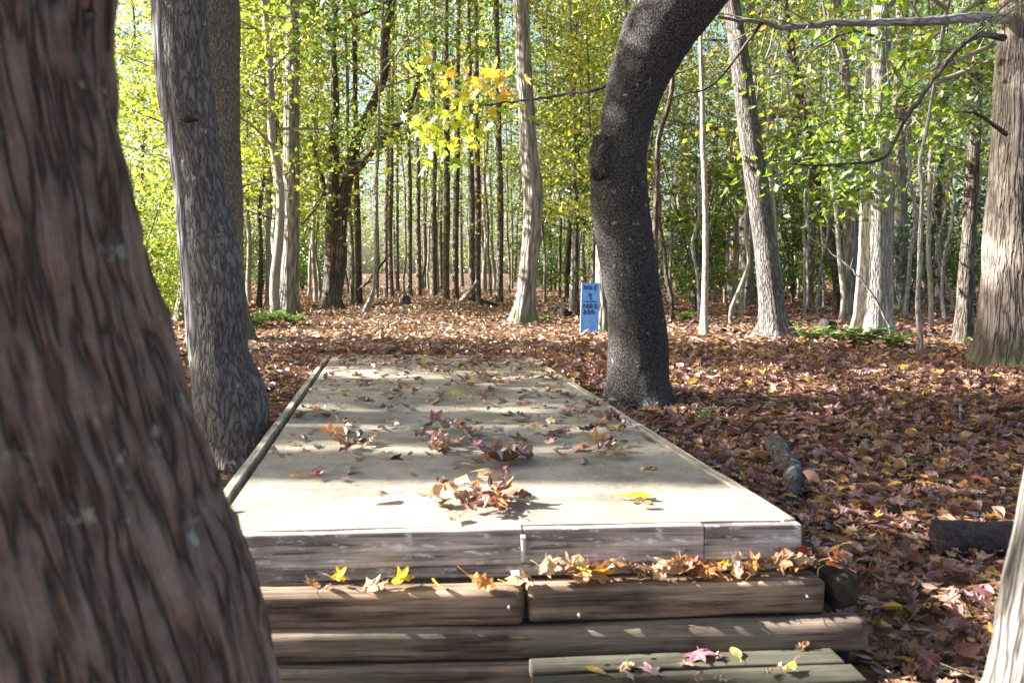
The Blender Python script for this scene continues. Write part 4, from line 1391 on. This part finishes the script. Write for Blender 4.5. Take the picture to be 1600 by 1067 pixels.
for px, py, r_, h, lab in ((632, 478, .11, .22, 'small sawn stump in the middle of the leafy path'), (880, 497, .13, .14, 'low dark mossy stump left of the blue sign'),
                           (762, 481, .20, .13, 'low dark mound of rotten stump right of the path'), (1292, 522, .09, .16, 'black rotten stump left of the thick sunlit trunk')):
    p = on_g(px, py)
    rod('stump', lab, 'stump', [p - np.array([0, 0, .08]), p + np.array([0, 0, h * .5]), p + np.array([.02, 0, h])], [r_ * 1.5, r_ * 1.15, r_], None, 'deadlog' if r_ != .11 else 'pine', 14, 20, int(px), rough=.35)
p0 = on_g(655, 470)
rod('leaning_branch', 'dead dark branch propped in the trees left of the pines', 'branch', [on_g(540, 470), P(575, 440, 17), P(612, 395, 17)], .05, .02, 'dark', 16, 8, 14, 3, .01)
rod('leaning_branch', 'short pale fallen branch leaning between the pines', 'branch', [on_g(718, 472), P(735, 455, 19.5), P(746, 440, 19.6)], .06, .05, 'pale', 12, 8, 15)

# ------------------------------------------------------------------ ferns and small plants
def fern(seed, n=11, ln=.42):
    rs_ = np.random.RandomState(seed)
    root = empty('fern', (0, 0, 0), 'x', 'fern')
    g, gl = Geo(), Geo()
    for q in range(n):
        a = q * 6.28 / n + rs_.uniform(-.3, .3)
        l = ln * rs_.uniform(.7, 1.2)
        s = np.linspace(0, 1, 14)[:, None]
        d = np.array([math.cos(a), math.sin(a), 0])
        st_ = d * l * s * .8 + np.array([0, 0, 1]) * l * (1.1 * s - .75 * s ** 2)
        tube(g, st_, np.linspace(.003, .001, 14), 4)
        side = np.cross(d, [0, 0, 1.0])
        for sgn in (-1, 1):
            c = st_[2:]
            sz = l * .30 * (1 - np.linspace(.0, .9, 12))
            leaves(gl, c, sz, np.tile([0, 0, 1.0], (12, 1)) + rs_.normal(size=(12, 3)) * .15, rs_, tmpl('quad'), 0, np.tile(side * sgn + d * .35, (12, 1)))
    link('stems', g.mesh('stems', [M['l_fern']]), root)
    link('fronds', gl.mesh('fronds', [M['l_fern']]), root)
    return root


ferns = [fern(500 + q) for q in range(3)]
fs_ = []
for px, py, s, lab in ((1222, 530, .85, 'green fern at the foot of the tilted tree'), (1268, 540, .7, 'low fern right of the tilted tree'), (1345, 545, .9, 'fern in front of the thick sunlit trunk'),
                       (1395, 548, .8, 'fern between the thick sunlit trunk and the crooked sapling'), (1310, 538, .7, 'small fern left of the thick sunlit trunk'), (1072, 505, .7, 'pale fern right of the dark oak'),
                       (425, 508, .9, 'pale green fern at the foot of the clump of stems'), (458, 512, .8, 'fern tuft below the straight grey trunk'), (400, 515, .8, 'fern tuft beside the ridged trunk'),
                       (855, 505, .5, 'small yellow green fern right of the bulging tree'), (1540, 560, .7, 'small fern by the foot of the cedar')):
    p = on_g(px, py)
    q = len(fs_)
    if q < 3:
        f = ferns[q]
        f.location, f.scale = p, (s,) * 3
        tag(f, lab)
    else:
        f = copy_tree(ferns[q % 3], p, q * 1.1, s, lab)
    tag(f, None, None, 'ferns on the forest floor')
    f.location.z += .03
    fs_.append(f)


def sprout(px, py, h, n, lab, seed):
    rs_ = np.random.RandomState(seed)
    p = on_g(px, py)
    root = empty('seedling', p, lab, 'plant')
    g, gl = Geo(), Geo()
    for q in range(n):
        a = rs_.uniform(0, 6.28)
        st_ = np.array([(0, 0, -.02), (.2 * h * math.cos(a), .2 * h * math.sin(a), h * .6), (.4 * h * math.cos(a), .4 * h * math.sin(a), h * rs_.uniform(.8, 1.1))])
        tube(g, st_, [.002, .002, .001], 5)
        c = catmull(st_, 6)[2:]
        c = np.repeat(c, 2, 0)
        leaves(gl, c, h * .32 * rs_.uniform(.7, 1.2, len(c)), rs_.normal(size=c.shape) * .4 + np.array([0, -.3, .9]), rs_, tmpl('oval', None, .2))
    link('stems', g.mesh('stems', [M['l_lime']]), root)
    link('leaves', gl.mesh('leaves', [M['l_lime']]), root)


sprout(1095, 668, .11, 3, 'upright green seedling on the leaves right of the dark oak', 1)
sprout(1160, 668, .06, 3, 'low green seedling right of the upright seedling', 2)
sprout(1425, 735, .06, 3, 'small green seedling among leaves right of the lichened branch piece', 3)
sprout(1405, 640, .06, 2, 'tiny green sprout on the leaves below the thick sunlit trunk', 4)

# ------------------------------------------------------------------ fallen leaves
_lc = {}


def fallen_mesh(kind, var, colr):
    key = (kind, var, colr)
    if key not in _lc:
        r_ = np.random.RandomState(var * 7 + len(kind) + len(colr) * 13)
        T, F = tmpl(kind, r_, 0)
        # a ring half way out gives the blade something to fold along
        n = len(T) - 1
        rim, c = T[:n], T[n]
        mid = c + (rim - c) * .55
        v = np.vstack([rim, mid, c[None]])
        i_ = np.arange(n)
        j_ = (i_ + 1) % n
        F = np.vstack([np.stack([i_, j_, n + i_], -1), np.stack([j_, n + j_, n + i_], -1), np.stack([np.full(n, 2 * n), n + i_, n + j_], -1)])
        v = bend(v, (.2, .45, .8, 1.15)[var % 4] * r_.choice([-1, 1]), r_)
        v = v - np.array([.4, 0, 0])
        a = r_.uniform(-1, 1)
        v[:, 2] += a * .6 * v[:, 0] * v[:, 1] + (.04 + .05 * var) * 2 * pn(v[:, 0] * 5, v[:, 1] * 5, var * 1.7 + len(colr))
        v[:, 2] -= v[:, 2].min() - .01
        g = Geo()
        g.add(v, F, 0, False)
        s0 = v[np.argmin(T[:n, 0] + np.abs(T[:n, 1]) * .5)]
        tube(g, [s0, s0 + np.array([-.2, .05, .04]), s0 + np.array([-.4, .12, .02])], [.014, .011, .013], 4)
        _lc[key] = g.mesh('fallen_leaf', [M['f_' + colr]])
    return _lc[key]


def leaf_at(loc, size, kind, colr, label, group, rz, tx=0, ty=0, var=None):
    var = random.randrange(4) if var is None else var
    o = link('fallen_leaf', fallen_mesh(kind, var, colr), None, loc)
    o.rotation_euler = (tx, ty, rz)
    o.scale = (size,) * 3
    return tag(o, label, 'leaf', group)


random.seed(12)
deck = lambda px, py: (*PZ(px, py, 0.0)[:2], .004)
LG = 'marked leaves one can point to'
for px, py, sz, kd, co, tx, var, lab in (
    (541, 617, .075, 'star', 'yellow', .7, 1, 'yellow leaf standing on edge on the far left of the platform'),
    (572, 607, .085, 'star', 'purple', .4, 2, 'dark purple leaf right of the yellow one on the far left of the platform'),
    (592, 618, .07, 'oval', 'yellow', .2, 1, 'flat yellow leaf below the dark purple leaf'),
    (468, 644, .06, 'oval', 'yellow', .1, 1, 'small yellow leaf near the left edge of the platform'),
    (548, 690, .12, 'oak', 'orange', .9, 3, 'large curled rust oak leaf standing upright left of centre on the platform'),
    (545, 702, .10, 'star', 'brown', .3, 3, 'brown leaf lying under the upright rust oak leaf'),
    (570, 697, .09, 'oak', 'dark', .2, 2, 'dark leaf right of the upright rust oak leaf'),
    (566, 713, .06, 'oval', 'yellow', .1, 1, 'yellow leaf in front of the upright rust oak leaf'),
    (678, 670, .09, 'star', 'purple', .9, 3, 'curled purple leaf cupped upright at the centre of the platform'),
    (700, 672, .10, 'oak', 'brown', .3, 2, 'brown oak leaf right of the cupped purple leaf'),
    (682, 705, .10, 'star', 'pink', .5, 3, 'pale pinkish curled leaf in front of the cupped purple leaf'),
    (712, 698, .09, 'oak', 'tan', .3, 2, 'tan leaf right of the pale pinkish leaf'),
    (712, 620, .08, 'oval', 'yellow', .9, 2, 'golden leaf standing on edge at the far middle of the platform'),
    (733, 622, .07, 'star', 'yellow', .2, 1, 'yellow star leaf beside the golden leaf on edge'),
    (752, 622, .07, 'star', 'purple', .5, 2, 'mauve leaf right of the yellow star leaf'),
    (744, 659, .055, 'oval', 'yellow', .3, 1, 'small bright yellow leaf right of the purple pile'),
    (780, 661, .08, 'oval', 'yellow', .1, 1, 'long flat yellow leaf right of the small bright yellow leaf'),
    (792, 728, .13, 'oak', 'dark', .4, 3, 'large dark curled leaf right of centre on the platform'),
    (775, 722, .10, 'star', 'purple', .6, 3, 'purple curled leaf in the dark pile right of centre'),
    (815, 720, .11, 'oak', 'brown', .3, 2, 'brown leaf at the right of the dark pile'),
    (730, 729, .045, 'oval', 'yellow', .2, 1, 'small pale yellow leaf left of the dark pile'),
    (596, 783, .085, 'oval', 'tan', .3, 3, 'single tan curled leaf alone on the bright front of the platform'),
    (735, 788, .12, 'oak', 'orange', .5, 3, 'orange brown leaf in the large pile at the bright front'),
    (700, 785, .10, 'star', 'tan', .4, 3, 'tan leaf at the left of the large front pile'),
    (775, 790, .12, 'star', 'brown', .4, 2, 'brown star leaf at the right of the large front pile'),
    (770, 802, .09, 'oak', 'red', .3, 3, 'red leaf in front of the large front pile'),
    (715, 814, .06, 'oval', 'orange', .3, 2, 'small orange leaf nearest the front edge below the pile'),
    (693, 770, .06, 'star', 'dark', .5, 3, 'small dark leaf behind the large front pile'),
    (760, 776, .11, 'star', 'tan', .9, 3, 'pale leaf standing up at the back of the large front pile'),
    (990, 779, .10, 'star', 'yellow', .1, 0, 'pale yellow leaf on the right of the bright front of the platform'),
    (998, 792, .06, 'oval', 'tan', .2, 2, 'small tan leaf just in front of the pale yellow leaf'),
    (1016, 741, .07, 'oak', 'orange', .3, 2, 'orange brown leaf right of the dark pile near the right edge'),
    (940, 712, .11, 'oak', 'brown', .6, 3, 'brown curled leaf near the right edge of the platform'),
    (965, 718, .08, 'star', 'tan', .3, 2, 'tan star leaf right of the brown curled leaf'),
    (930, 692, .09, 'star', 'orange', .4, 2, 'orange leaf behind the brown curled leaf near the right edge'),
    (489, 749, .07, 'oak', 'red', .3, 2, 'small rust leaf on the left front of the platform'),
    (462, 745, .05, 'oval', 'orange', .3, 2, 'small orange leaf at the left of the small rust leaf'),
    (435, 720, .10, 'oak', 'brown', .3, 2, 'brown leaf close to the left edge board'),
    (352, 798, .05, 'oval', 'orange', .4, 1, 'orange leaf by the blurred trunk on the front left corner'),
    (862, 692, .10, 'oak', 'dark', .3, 2, 'dark oak leaf between the centre pile and the right edge')):
    l = deck(px, py)
    sz *= 1.15
    tx *= .75
    leaf_at((l[0], l[1], l[2] + sz * .25 * tx), sz, kd, co, lab, None, random.uniform(0, 6.28), tx * .8, random.uniform(-.2, .2), var)

# the leaves heaped round them
PILES = [(('front', 'large heap on the bright front of the platform'), 690, 845, 768, 806, 17, ('brown', 'orange', 'dark', 'brown', 'purple', 'tan', 'red')),
         (('right', 'dark heap right of centre on the platform'), 755, 835, 708, 737, 11, ('dark', 'purple', 'brown', 'dark')),
         (('middle', 'heap round the cupped purple leaf mid platform'), 600, 745, 662, 722, 17, ('purple', 'brown', 'dark', 'tan')),
         (('left', 'heap round the upright rust oak leaf on the platform'), 505, 590, 672, 712, 10, ('brown', 'orange', 'dark')),
         (('edge', 'loose heap near the right edge of the platform'), 895, 985, 682, 726, 10, ('brown', 'tan', 'orange', 'dark')),
         (('rim', 'drift spilling over the right edge board of the platform'), 860, 1010, 590, 700, 20, ('brown', 'dark', 'purple', 'tan')),
         (('end', 'drift on the far end of the platform'), 650, 850, 560, 600, 34, ('dark', 'brown', 'purple', 'brown'))]
for (nm_, lab_), x0, x1, y0, y1, n_, cols_ in PILES:
    for k_ in range(n_):
        if nm_ == 'rim':
            t_ = random.random()
            px, py = 845 + 165 * t_ + random.gauss(-6, 12), 568 + 120 * t_ + random.gauss(0, 6)
        else:
            px, py = random.gauss((x0 + x1) / 2, (x1 - x0) / 4.2), random.gauss((y0 + y1) / 2, (y1 - y0) / 4.2)
        l = deck(px, py)
        co = random.choice(cols_)
        tx = random.choice([.0, .1, .2, .45])
        sz = random.uniform(.055, .10)
        leaf_at((l[0], l[1], l[2] + sz * .22 * tx + random.uniform(0, .012)), sz, random.choice(['oak', 'star', 'star', 'oval']), co,
                '%s leaf in the %s' % ({'dark': 'dark brown'}.get(co, co), lab_), '%s leaves, %s' % (co, lab_), random.uniform(0, 6.28), tx, random.uniform(-.5, .5))

# ledge, step and ground leaves one can point to
ledge = lambda px, py: (*PZ(px, py, -.13)[:2], -.128)
for px, py, sz, kd, co, tx, lab in (
    (530, 914, .06, 'star', 'yellow', .5, 'pale yellow leaf leaning on the fascia at the left of the timber ledge'),
    (628, 914, .06, 'star', 'yellow', .5, 'yellow leaf leaning on the fascia near the middle of the timber ledge'),
    (805, 915, .065, 'oval', 'yellow', .2, 'lime yellow leaf at the joint between the two top timbers'),
    (882, 892, .09, 'oval', 'yellow', .3, 'yellow leaf at the left of the leaf pile on the right timber'),
    (1105, 890, .13, 'oak', 'orange', 1.0, 'large rust oak leaf standing up on the right timber'),
    (1160, 868, .08, 'oak', 'red', 1.1, 'red curled leaf standing up right of the large rust oak leaf'),
    (1190, 880, .08, 'oval', 'orange', .7, 'cupped orange leaf near the right end of the timber ledge')):
    l = ledge(px, py)
    leaf_at((l[0], l[1], l[2] + sz * .3 * tx), sz, kd, co, lab, None, random.uniform(-.5, .5), tx, 0)
stepz = lambda px, py: (*PZ(px, py, -.292)[:2], -.288)
for px, py, sz, kd, co, lab in ((1092, 1028, .085, 'star', 'purple', 'purple star leaf against the wall at the back of the step'), (1150, 1025, .06, 'oval', 'yellow', 'yellow curled leaf right of the purple star leaf on the step'),
                                (935, 1053, .06, 'oval', 'yellow', 'yellow leaf at the left of the step'), (1237, 1050, .06, 'oval', 'yellow', 'yellow leaf at the right front of the step'),
                                (1015, 1052, .07, 'star', 'pink', 'pinkish leaf in the middle of the step'), (980, 1046, .05, 'star', 'tan', 'small tan leaf left of the pinkish leaf on the step'),
                                (1258, 1012, .06, 'oak', 'brown', 'brown leaf at the back right of the step')):
    l = stepz(px, py)
    leaf_at(l, sz, kd, co, lab, None, random.uniform(0, 6.28), random.uniform(.1, .5), random.uniform(-.3, .3))
for px, py, sz, kd, co, lab in ((1232, 797, .10, 'oval', 'yellow', 'large bright yellow leaf leaning at the right front corner of the platform'), (1303, 662, .11, 'star', 'pink', 'large mauve star leaf on the ground behind the lichened branch piece'),
                                (1272, 690, .08, 'oval', 'purple', 'purple leaf right of the lichened branch piece'), (1185, 770, .11, 'star', 'purple', 'purple leaf at the right edge of the platform near the front'),
                                (1375, 848, .12, 'star', 'purple', 'large purple star leaf on the ground left of the dark log'), (1318, 822, .10, 'star', 'pink', 'pinkish star leaf right of the platform corner'),
                                (1398, 802, .10, 'star', 'pink', 'pale pink star leaf on the ground above the dark log'), (1555, 767, .06, 'oval', 'yellow', 'small yellow leaf at far right above the dark log'),
                                (1521, 667, .09, 'oval', 'yellow', 'yellow green leaf by the bent white twig'), (1450, 632, .09, 'star', 'yellow', 'yellow star leaf on the ground left of the cedar'),
                                (1320, 577, .10, 'oak', 'orange', 'bright orange oak leaf on the ground below the thick sunlit trunk'), (1455, 970, .08, 'star', 'orange', 'orange leaf on the ground at the bottom right'),
                                (1400, 645, .07, 'oval', 'orange', 'small orange leaf on the ground below the ferns'), (1555, 925, .07, 'oval', 'yellow', 'yellow leaf against the corner trunk'),
                                (1210, 640, .06, 'oval', 'yellow', 'yellow leaf above the lichened branch piece'), (1145, 640, .06, 'oval', 'yellow', 'yellow leaf beyond the upright green seedling'),
                                (1530, 770, .10, 'star', 'red', 'red star leaf on the ground near the far right'), (856, 573, .08, 'star', 'yellow', 'yellow leaf at the far right corner of the platform')):
    p = on_g(px, py, .045)
    leaf_at(p, sz, kd, co, lab, None, random.uniform(0, 6.28), random.uniform(-.3, .3), random.uniform(-.3, .3))

r3 = np.random.RandomState(9)
n_ = 0
piles = [(.30, .33), (.52, .30), (.62, .26), (.48, .12), (.80, .32), (.45, .62), (.66, .60), (.78, .70), (.5, .78), (.85, .5), (.3, .7), (.7, .85), (.9, .85)]
n_ = 0
while n_ < 60:
    if r3.uniform() < .5:
        c = piles[r3.randint(len(piles))]
        u, v = c[0] + r3.normal() * .05, c[1] + r3.normal() * .022
    else:
        u, v = r3.uniform(.06, .97), r3.uniform(.0, 1) ** .65
        if v < .17 and r3.uniform() < .9:
            continue
    if not (.04 < u < .97 and .03 < v < .99):
        continue
    p = on_deck(u, v)
    s = r3.uniform(.04, .10)
    co = ('brown', 'dark', 'purple', 'tan', 'orange', 'yellow', 'red', 'pink')[r3.choice(8, p=[.30, .22, .13, .14, .08, .05, .03, .05])]
    tx = r3.choice([0, .15, .4, .9], p=[.35, .3, .2, .15])
    leaf_at((*p, .004 + s * .2 * tx), s, ('oak', 'star', 'oval')[r3.choice(3, p=[.4, .4, .2])], co, 'small %s autumn leaf in the loose scatter on the sandy platform' % {'dark': 'dark brown', 'pink': 'pinkish'}.get(co, co), '%s leaves scattered on the platform' % co, r3.uniform(0, 6.28), tx, r3.uniform(-.3, .3))
    n_ += 1
for k_ in range(92):
    px = 845 + 490 * r3.uniform() if k_ < 84 else r3.uniform(400, 820)
    l = ledge(px, (921 - (px - 825) * .047 if px > 825 else 925) - r3.uniform(0, 9))
    l = (l[0], l[1], l[2] + (r3.uniform(0, .04) if px > 825 else 0))
    s = r3.uniform(.045, .085)
    tx = r3.choice([.2, .6, 1.0])
    co = ('brown', 'orange', 'tan', 'yellow', 'red')[r3.choice(5, p=[.3, .3, .2, .1, .1])]
    leaf_at((l[0], l[1] + .005, l[2] + s * .25 * tx), s, ('oak', 'star', 'oval')[r3.randint(3)], co, 'small %s leaf in the drift along the timber ledge' % co, '%s leaves along the timber ledge' % co, r3.uniform(0, 6.28), tx, r3.uniform(-.4, .4))
for k_ in range(8):
    l = stepz(r3.uniform(900, 1310), r3.uniform(1030, 1066))
    leaf_at(l, r3.uniform(.04, .06), 'oak', 'brown', 'small brown leaf lying on the mossy step', 'brown leaves on the step', r3.uniform(0, 6.28), .2, 0)

# the litter nobody could count
g = Geo()
rl_ = np.random.RandomState(31)


def litter(n, y0, y1, kinds, smin, smax, thick, pw=1.0, path=False):
    y = y0 + (y1 - y0) * rl_.uniform(size=n) ** pw
    x = rl_.uniform(-1, 1, n) * (.66 * y + 1.0)
    if path:
        x = -.085 * y + rl_.normal(size=n) * (1.2 + .05 * y)
    keep = ~in_deck(x, y, .035)
    # clear of the wall, step and the far rim of the deck
    keep &= ~((x > -.9) & (x < .98) & (y < 2.6) & (y > 2.0))
    if y0 > 7 and not path:      # the worn path keeps its own paler leaves
        keep &= (np.abs(x + .085 * y) > .9 + .05 * y) | (rl_.uniform(size=n) < .3)
    for ax0, ay0, ar in CLEAR:
        keep &= (x - ax0) ** 2 + (y - ay0) ** 2 > ar ** 2
    x, y = x[keep], y[keep]
    k_ = rl_.randint(len(kinds), size=len(x))
    for q, t in enumerate(kinds):
        s_ = k_ == q
        c = np.stack([x[s_], y[s_], gz(x[s_], y[s_]) + rl_.uniform(.004, thick, s_.sum())], -1)
        tl = rl_.gamma(1.6, .14, s_.sum())[:, None]
        nr_ = np.array([0, 0, 1.0]) + rl_.normal(size=c.shape) * tl
        leaves(g, c, rl_.uniform(smin, smax, len(c)), nr_, rl_, t, 1 if path else 0)


R_ = np.random.RandomState


def deck_bits(n, v0=.0, v1=1.0):
    """crumbs and small leaves blown over the middle and far end of the deck"""
    u, v = rl_.uniform(.04, .97, n), v0 + (v1 - v0) * rl_.uniform(.0, 1, n) ** .6
    ok = fbm(u * 5, v * 8, 0, 40, 3) > rl_.uniform(-.5, .55, n)
    ok &= v > .12
    u, v = u[ok], v[ok]
    p = np.array([on_deck(a, b_) for a, b_ in zip(u, v)])
    for q, t in enumerate([tmpl('star', R_(1), .5), tmpl('oak', None, .5), tmpl('oval', None, -.5)]):
        s_ = np.arange(len(p)) % 3 == q
        c = np.column_stack([p[s_], rl_.uniform(.006, .016, s_.sum())])
        leaves(g, c, rl_.uniform(.012, .085, len(c)), np.array([0, 0, 1.0]) + rl_.normal(size=c.shape) * .22, rl_, t)


deck_bits(1700)
deck_bits(500, .86, 1.01)
near_k = [tmpl('star', R_(s_), c_) for s_, c_ in ((1, .3), (2, -.4), (3, .6), (4, -.8), (5, 1.2))] + [tmpl('oak', None, c_) for c_ in (.5, -.4, 1.1)] + [tmpl('oval', None, c_) for c_ in (.5, -.5, 1.2)]
litter(52000, 1.2, 8.5, near_k, .03, .088, .038, .75)
litter(70000, 8.0, 22, [tmpl('oval', None, .5), tmpl('oval', None, -.5), tmpl('quad')], .05, .11, .04, .8)
litter(36000, 21, 42, [tmpl('quad')], .08, .15, .04)
litter(40000, 7.8, 40, [tmpl('oval', None, .5), tmpl('oval', None, -.5), tmpl('quad')], .05, .11, .06, 1.1, True)
tag(link('leaf_litter', g.mesh('leaf_litter', [M['litter'], M['litter_path']])), 'thick carpet of brown and russet fallen leaves covering the forest floor', 'fallen leaves', kind='stuff')

# drift of leaves creeping over the far end of the deck is counted above; pine needles strewn on top
g = Geo()
nn = 260
u, v = rl_.uniform(.05, .96, nn), rl_.uniform(.03, .98, nn) ** .9
p = np.array([on_deck(a, b_) for a, b_ in zip(u, v)])
leaves(g, np.column_stack([p, np.full(nn, .0045)]), rl_.uniform(.06, .16, nn), np.array([0, 0, 1.0]) + rl_.normal(size=(nn, 3)) * .02, rl_, (tmpl('needle')[0] * np.array([1, .28, 1]), tmpl('needle')[1]))
nn = 9000
y = rl_.uniform(1.4, 8, nn)
x = rl_.uniform(-1, 1, nn) * (.62 * y + .8)
k_ = ~in_deck(x, y, .03) & ~((x > -.9) & (x < .98) & (y < 2.6) & (y > 2.0))
x, y = x[k_], y[k_]
leaves(g, np.stack([x, y, gz(x, y) + rl_.uniform(.02, .075, len(x))], -1), rl_.uniform(.08, .17, len(x)), np.array([0, 0, 1.0]) + rl_.normal(size=(len(x), 3)) * .3, rl_, (tmpl('needle')[0] * np.array([1, .25, 1]), tmpl('needle')[1]))
tag(link('pine_needles', g.mesh('pine_needles', [M['f_orange']])), 'thin rusty pine needles strewn over the platform and leaves', 'pine needles', kind='stuff')

# small broken twigs among the leaves
g = Geo()
nn = 0
while nn < 240:
    y = rl_.uniform(1.5, 9)
    x = rl_.uniform(-1, 1) * (.62 * y + .6)
    if in_deck(np.array(x), np.array(y), .06) or ((-.9 < x < .98) and 1.95 < y < 2.6):
        continue
    a, l_ = rl_.uniform(0, 6.28), rl_.uniform(.06, .28)
    d_ = np.array([math.cos(a), math.sin(a), 0])
    p0 = np.array([x, y, float(gz(x, y)) + rl_.uniform(.03, .055)])
    b_ = np.cross(d_, [0, 0, 1.0]) * rl_.uniform(-.15, .15) * l_
    tube(g, [p0, p0 + d_ * l_ * .5 + b_ + [0, 0, .01], p0 + d_ * l_ + [0, 0, rl_.uniform(-.01, .02)]], np.array([1, .85, .5]) * rl_.uniform(.0018, .0045), 5)
    nn += 1
tag(link('twigs', g.mesh('twigs', [M['dark']])), 'small broken twigs strewn among the fallen leaves', 'twigs', kind='stuff')
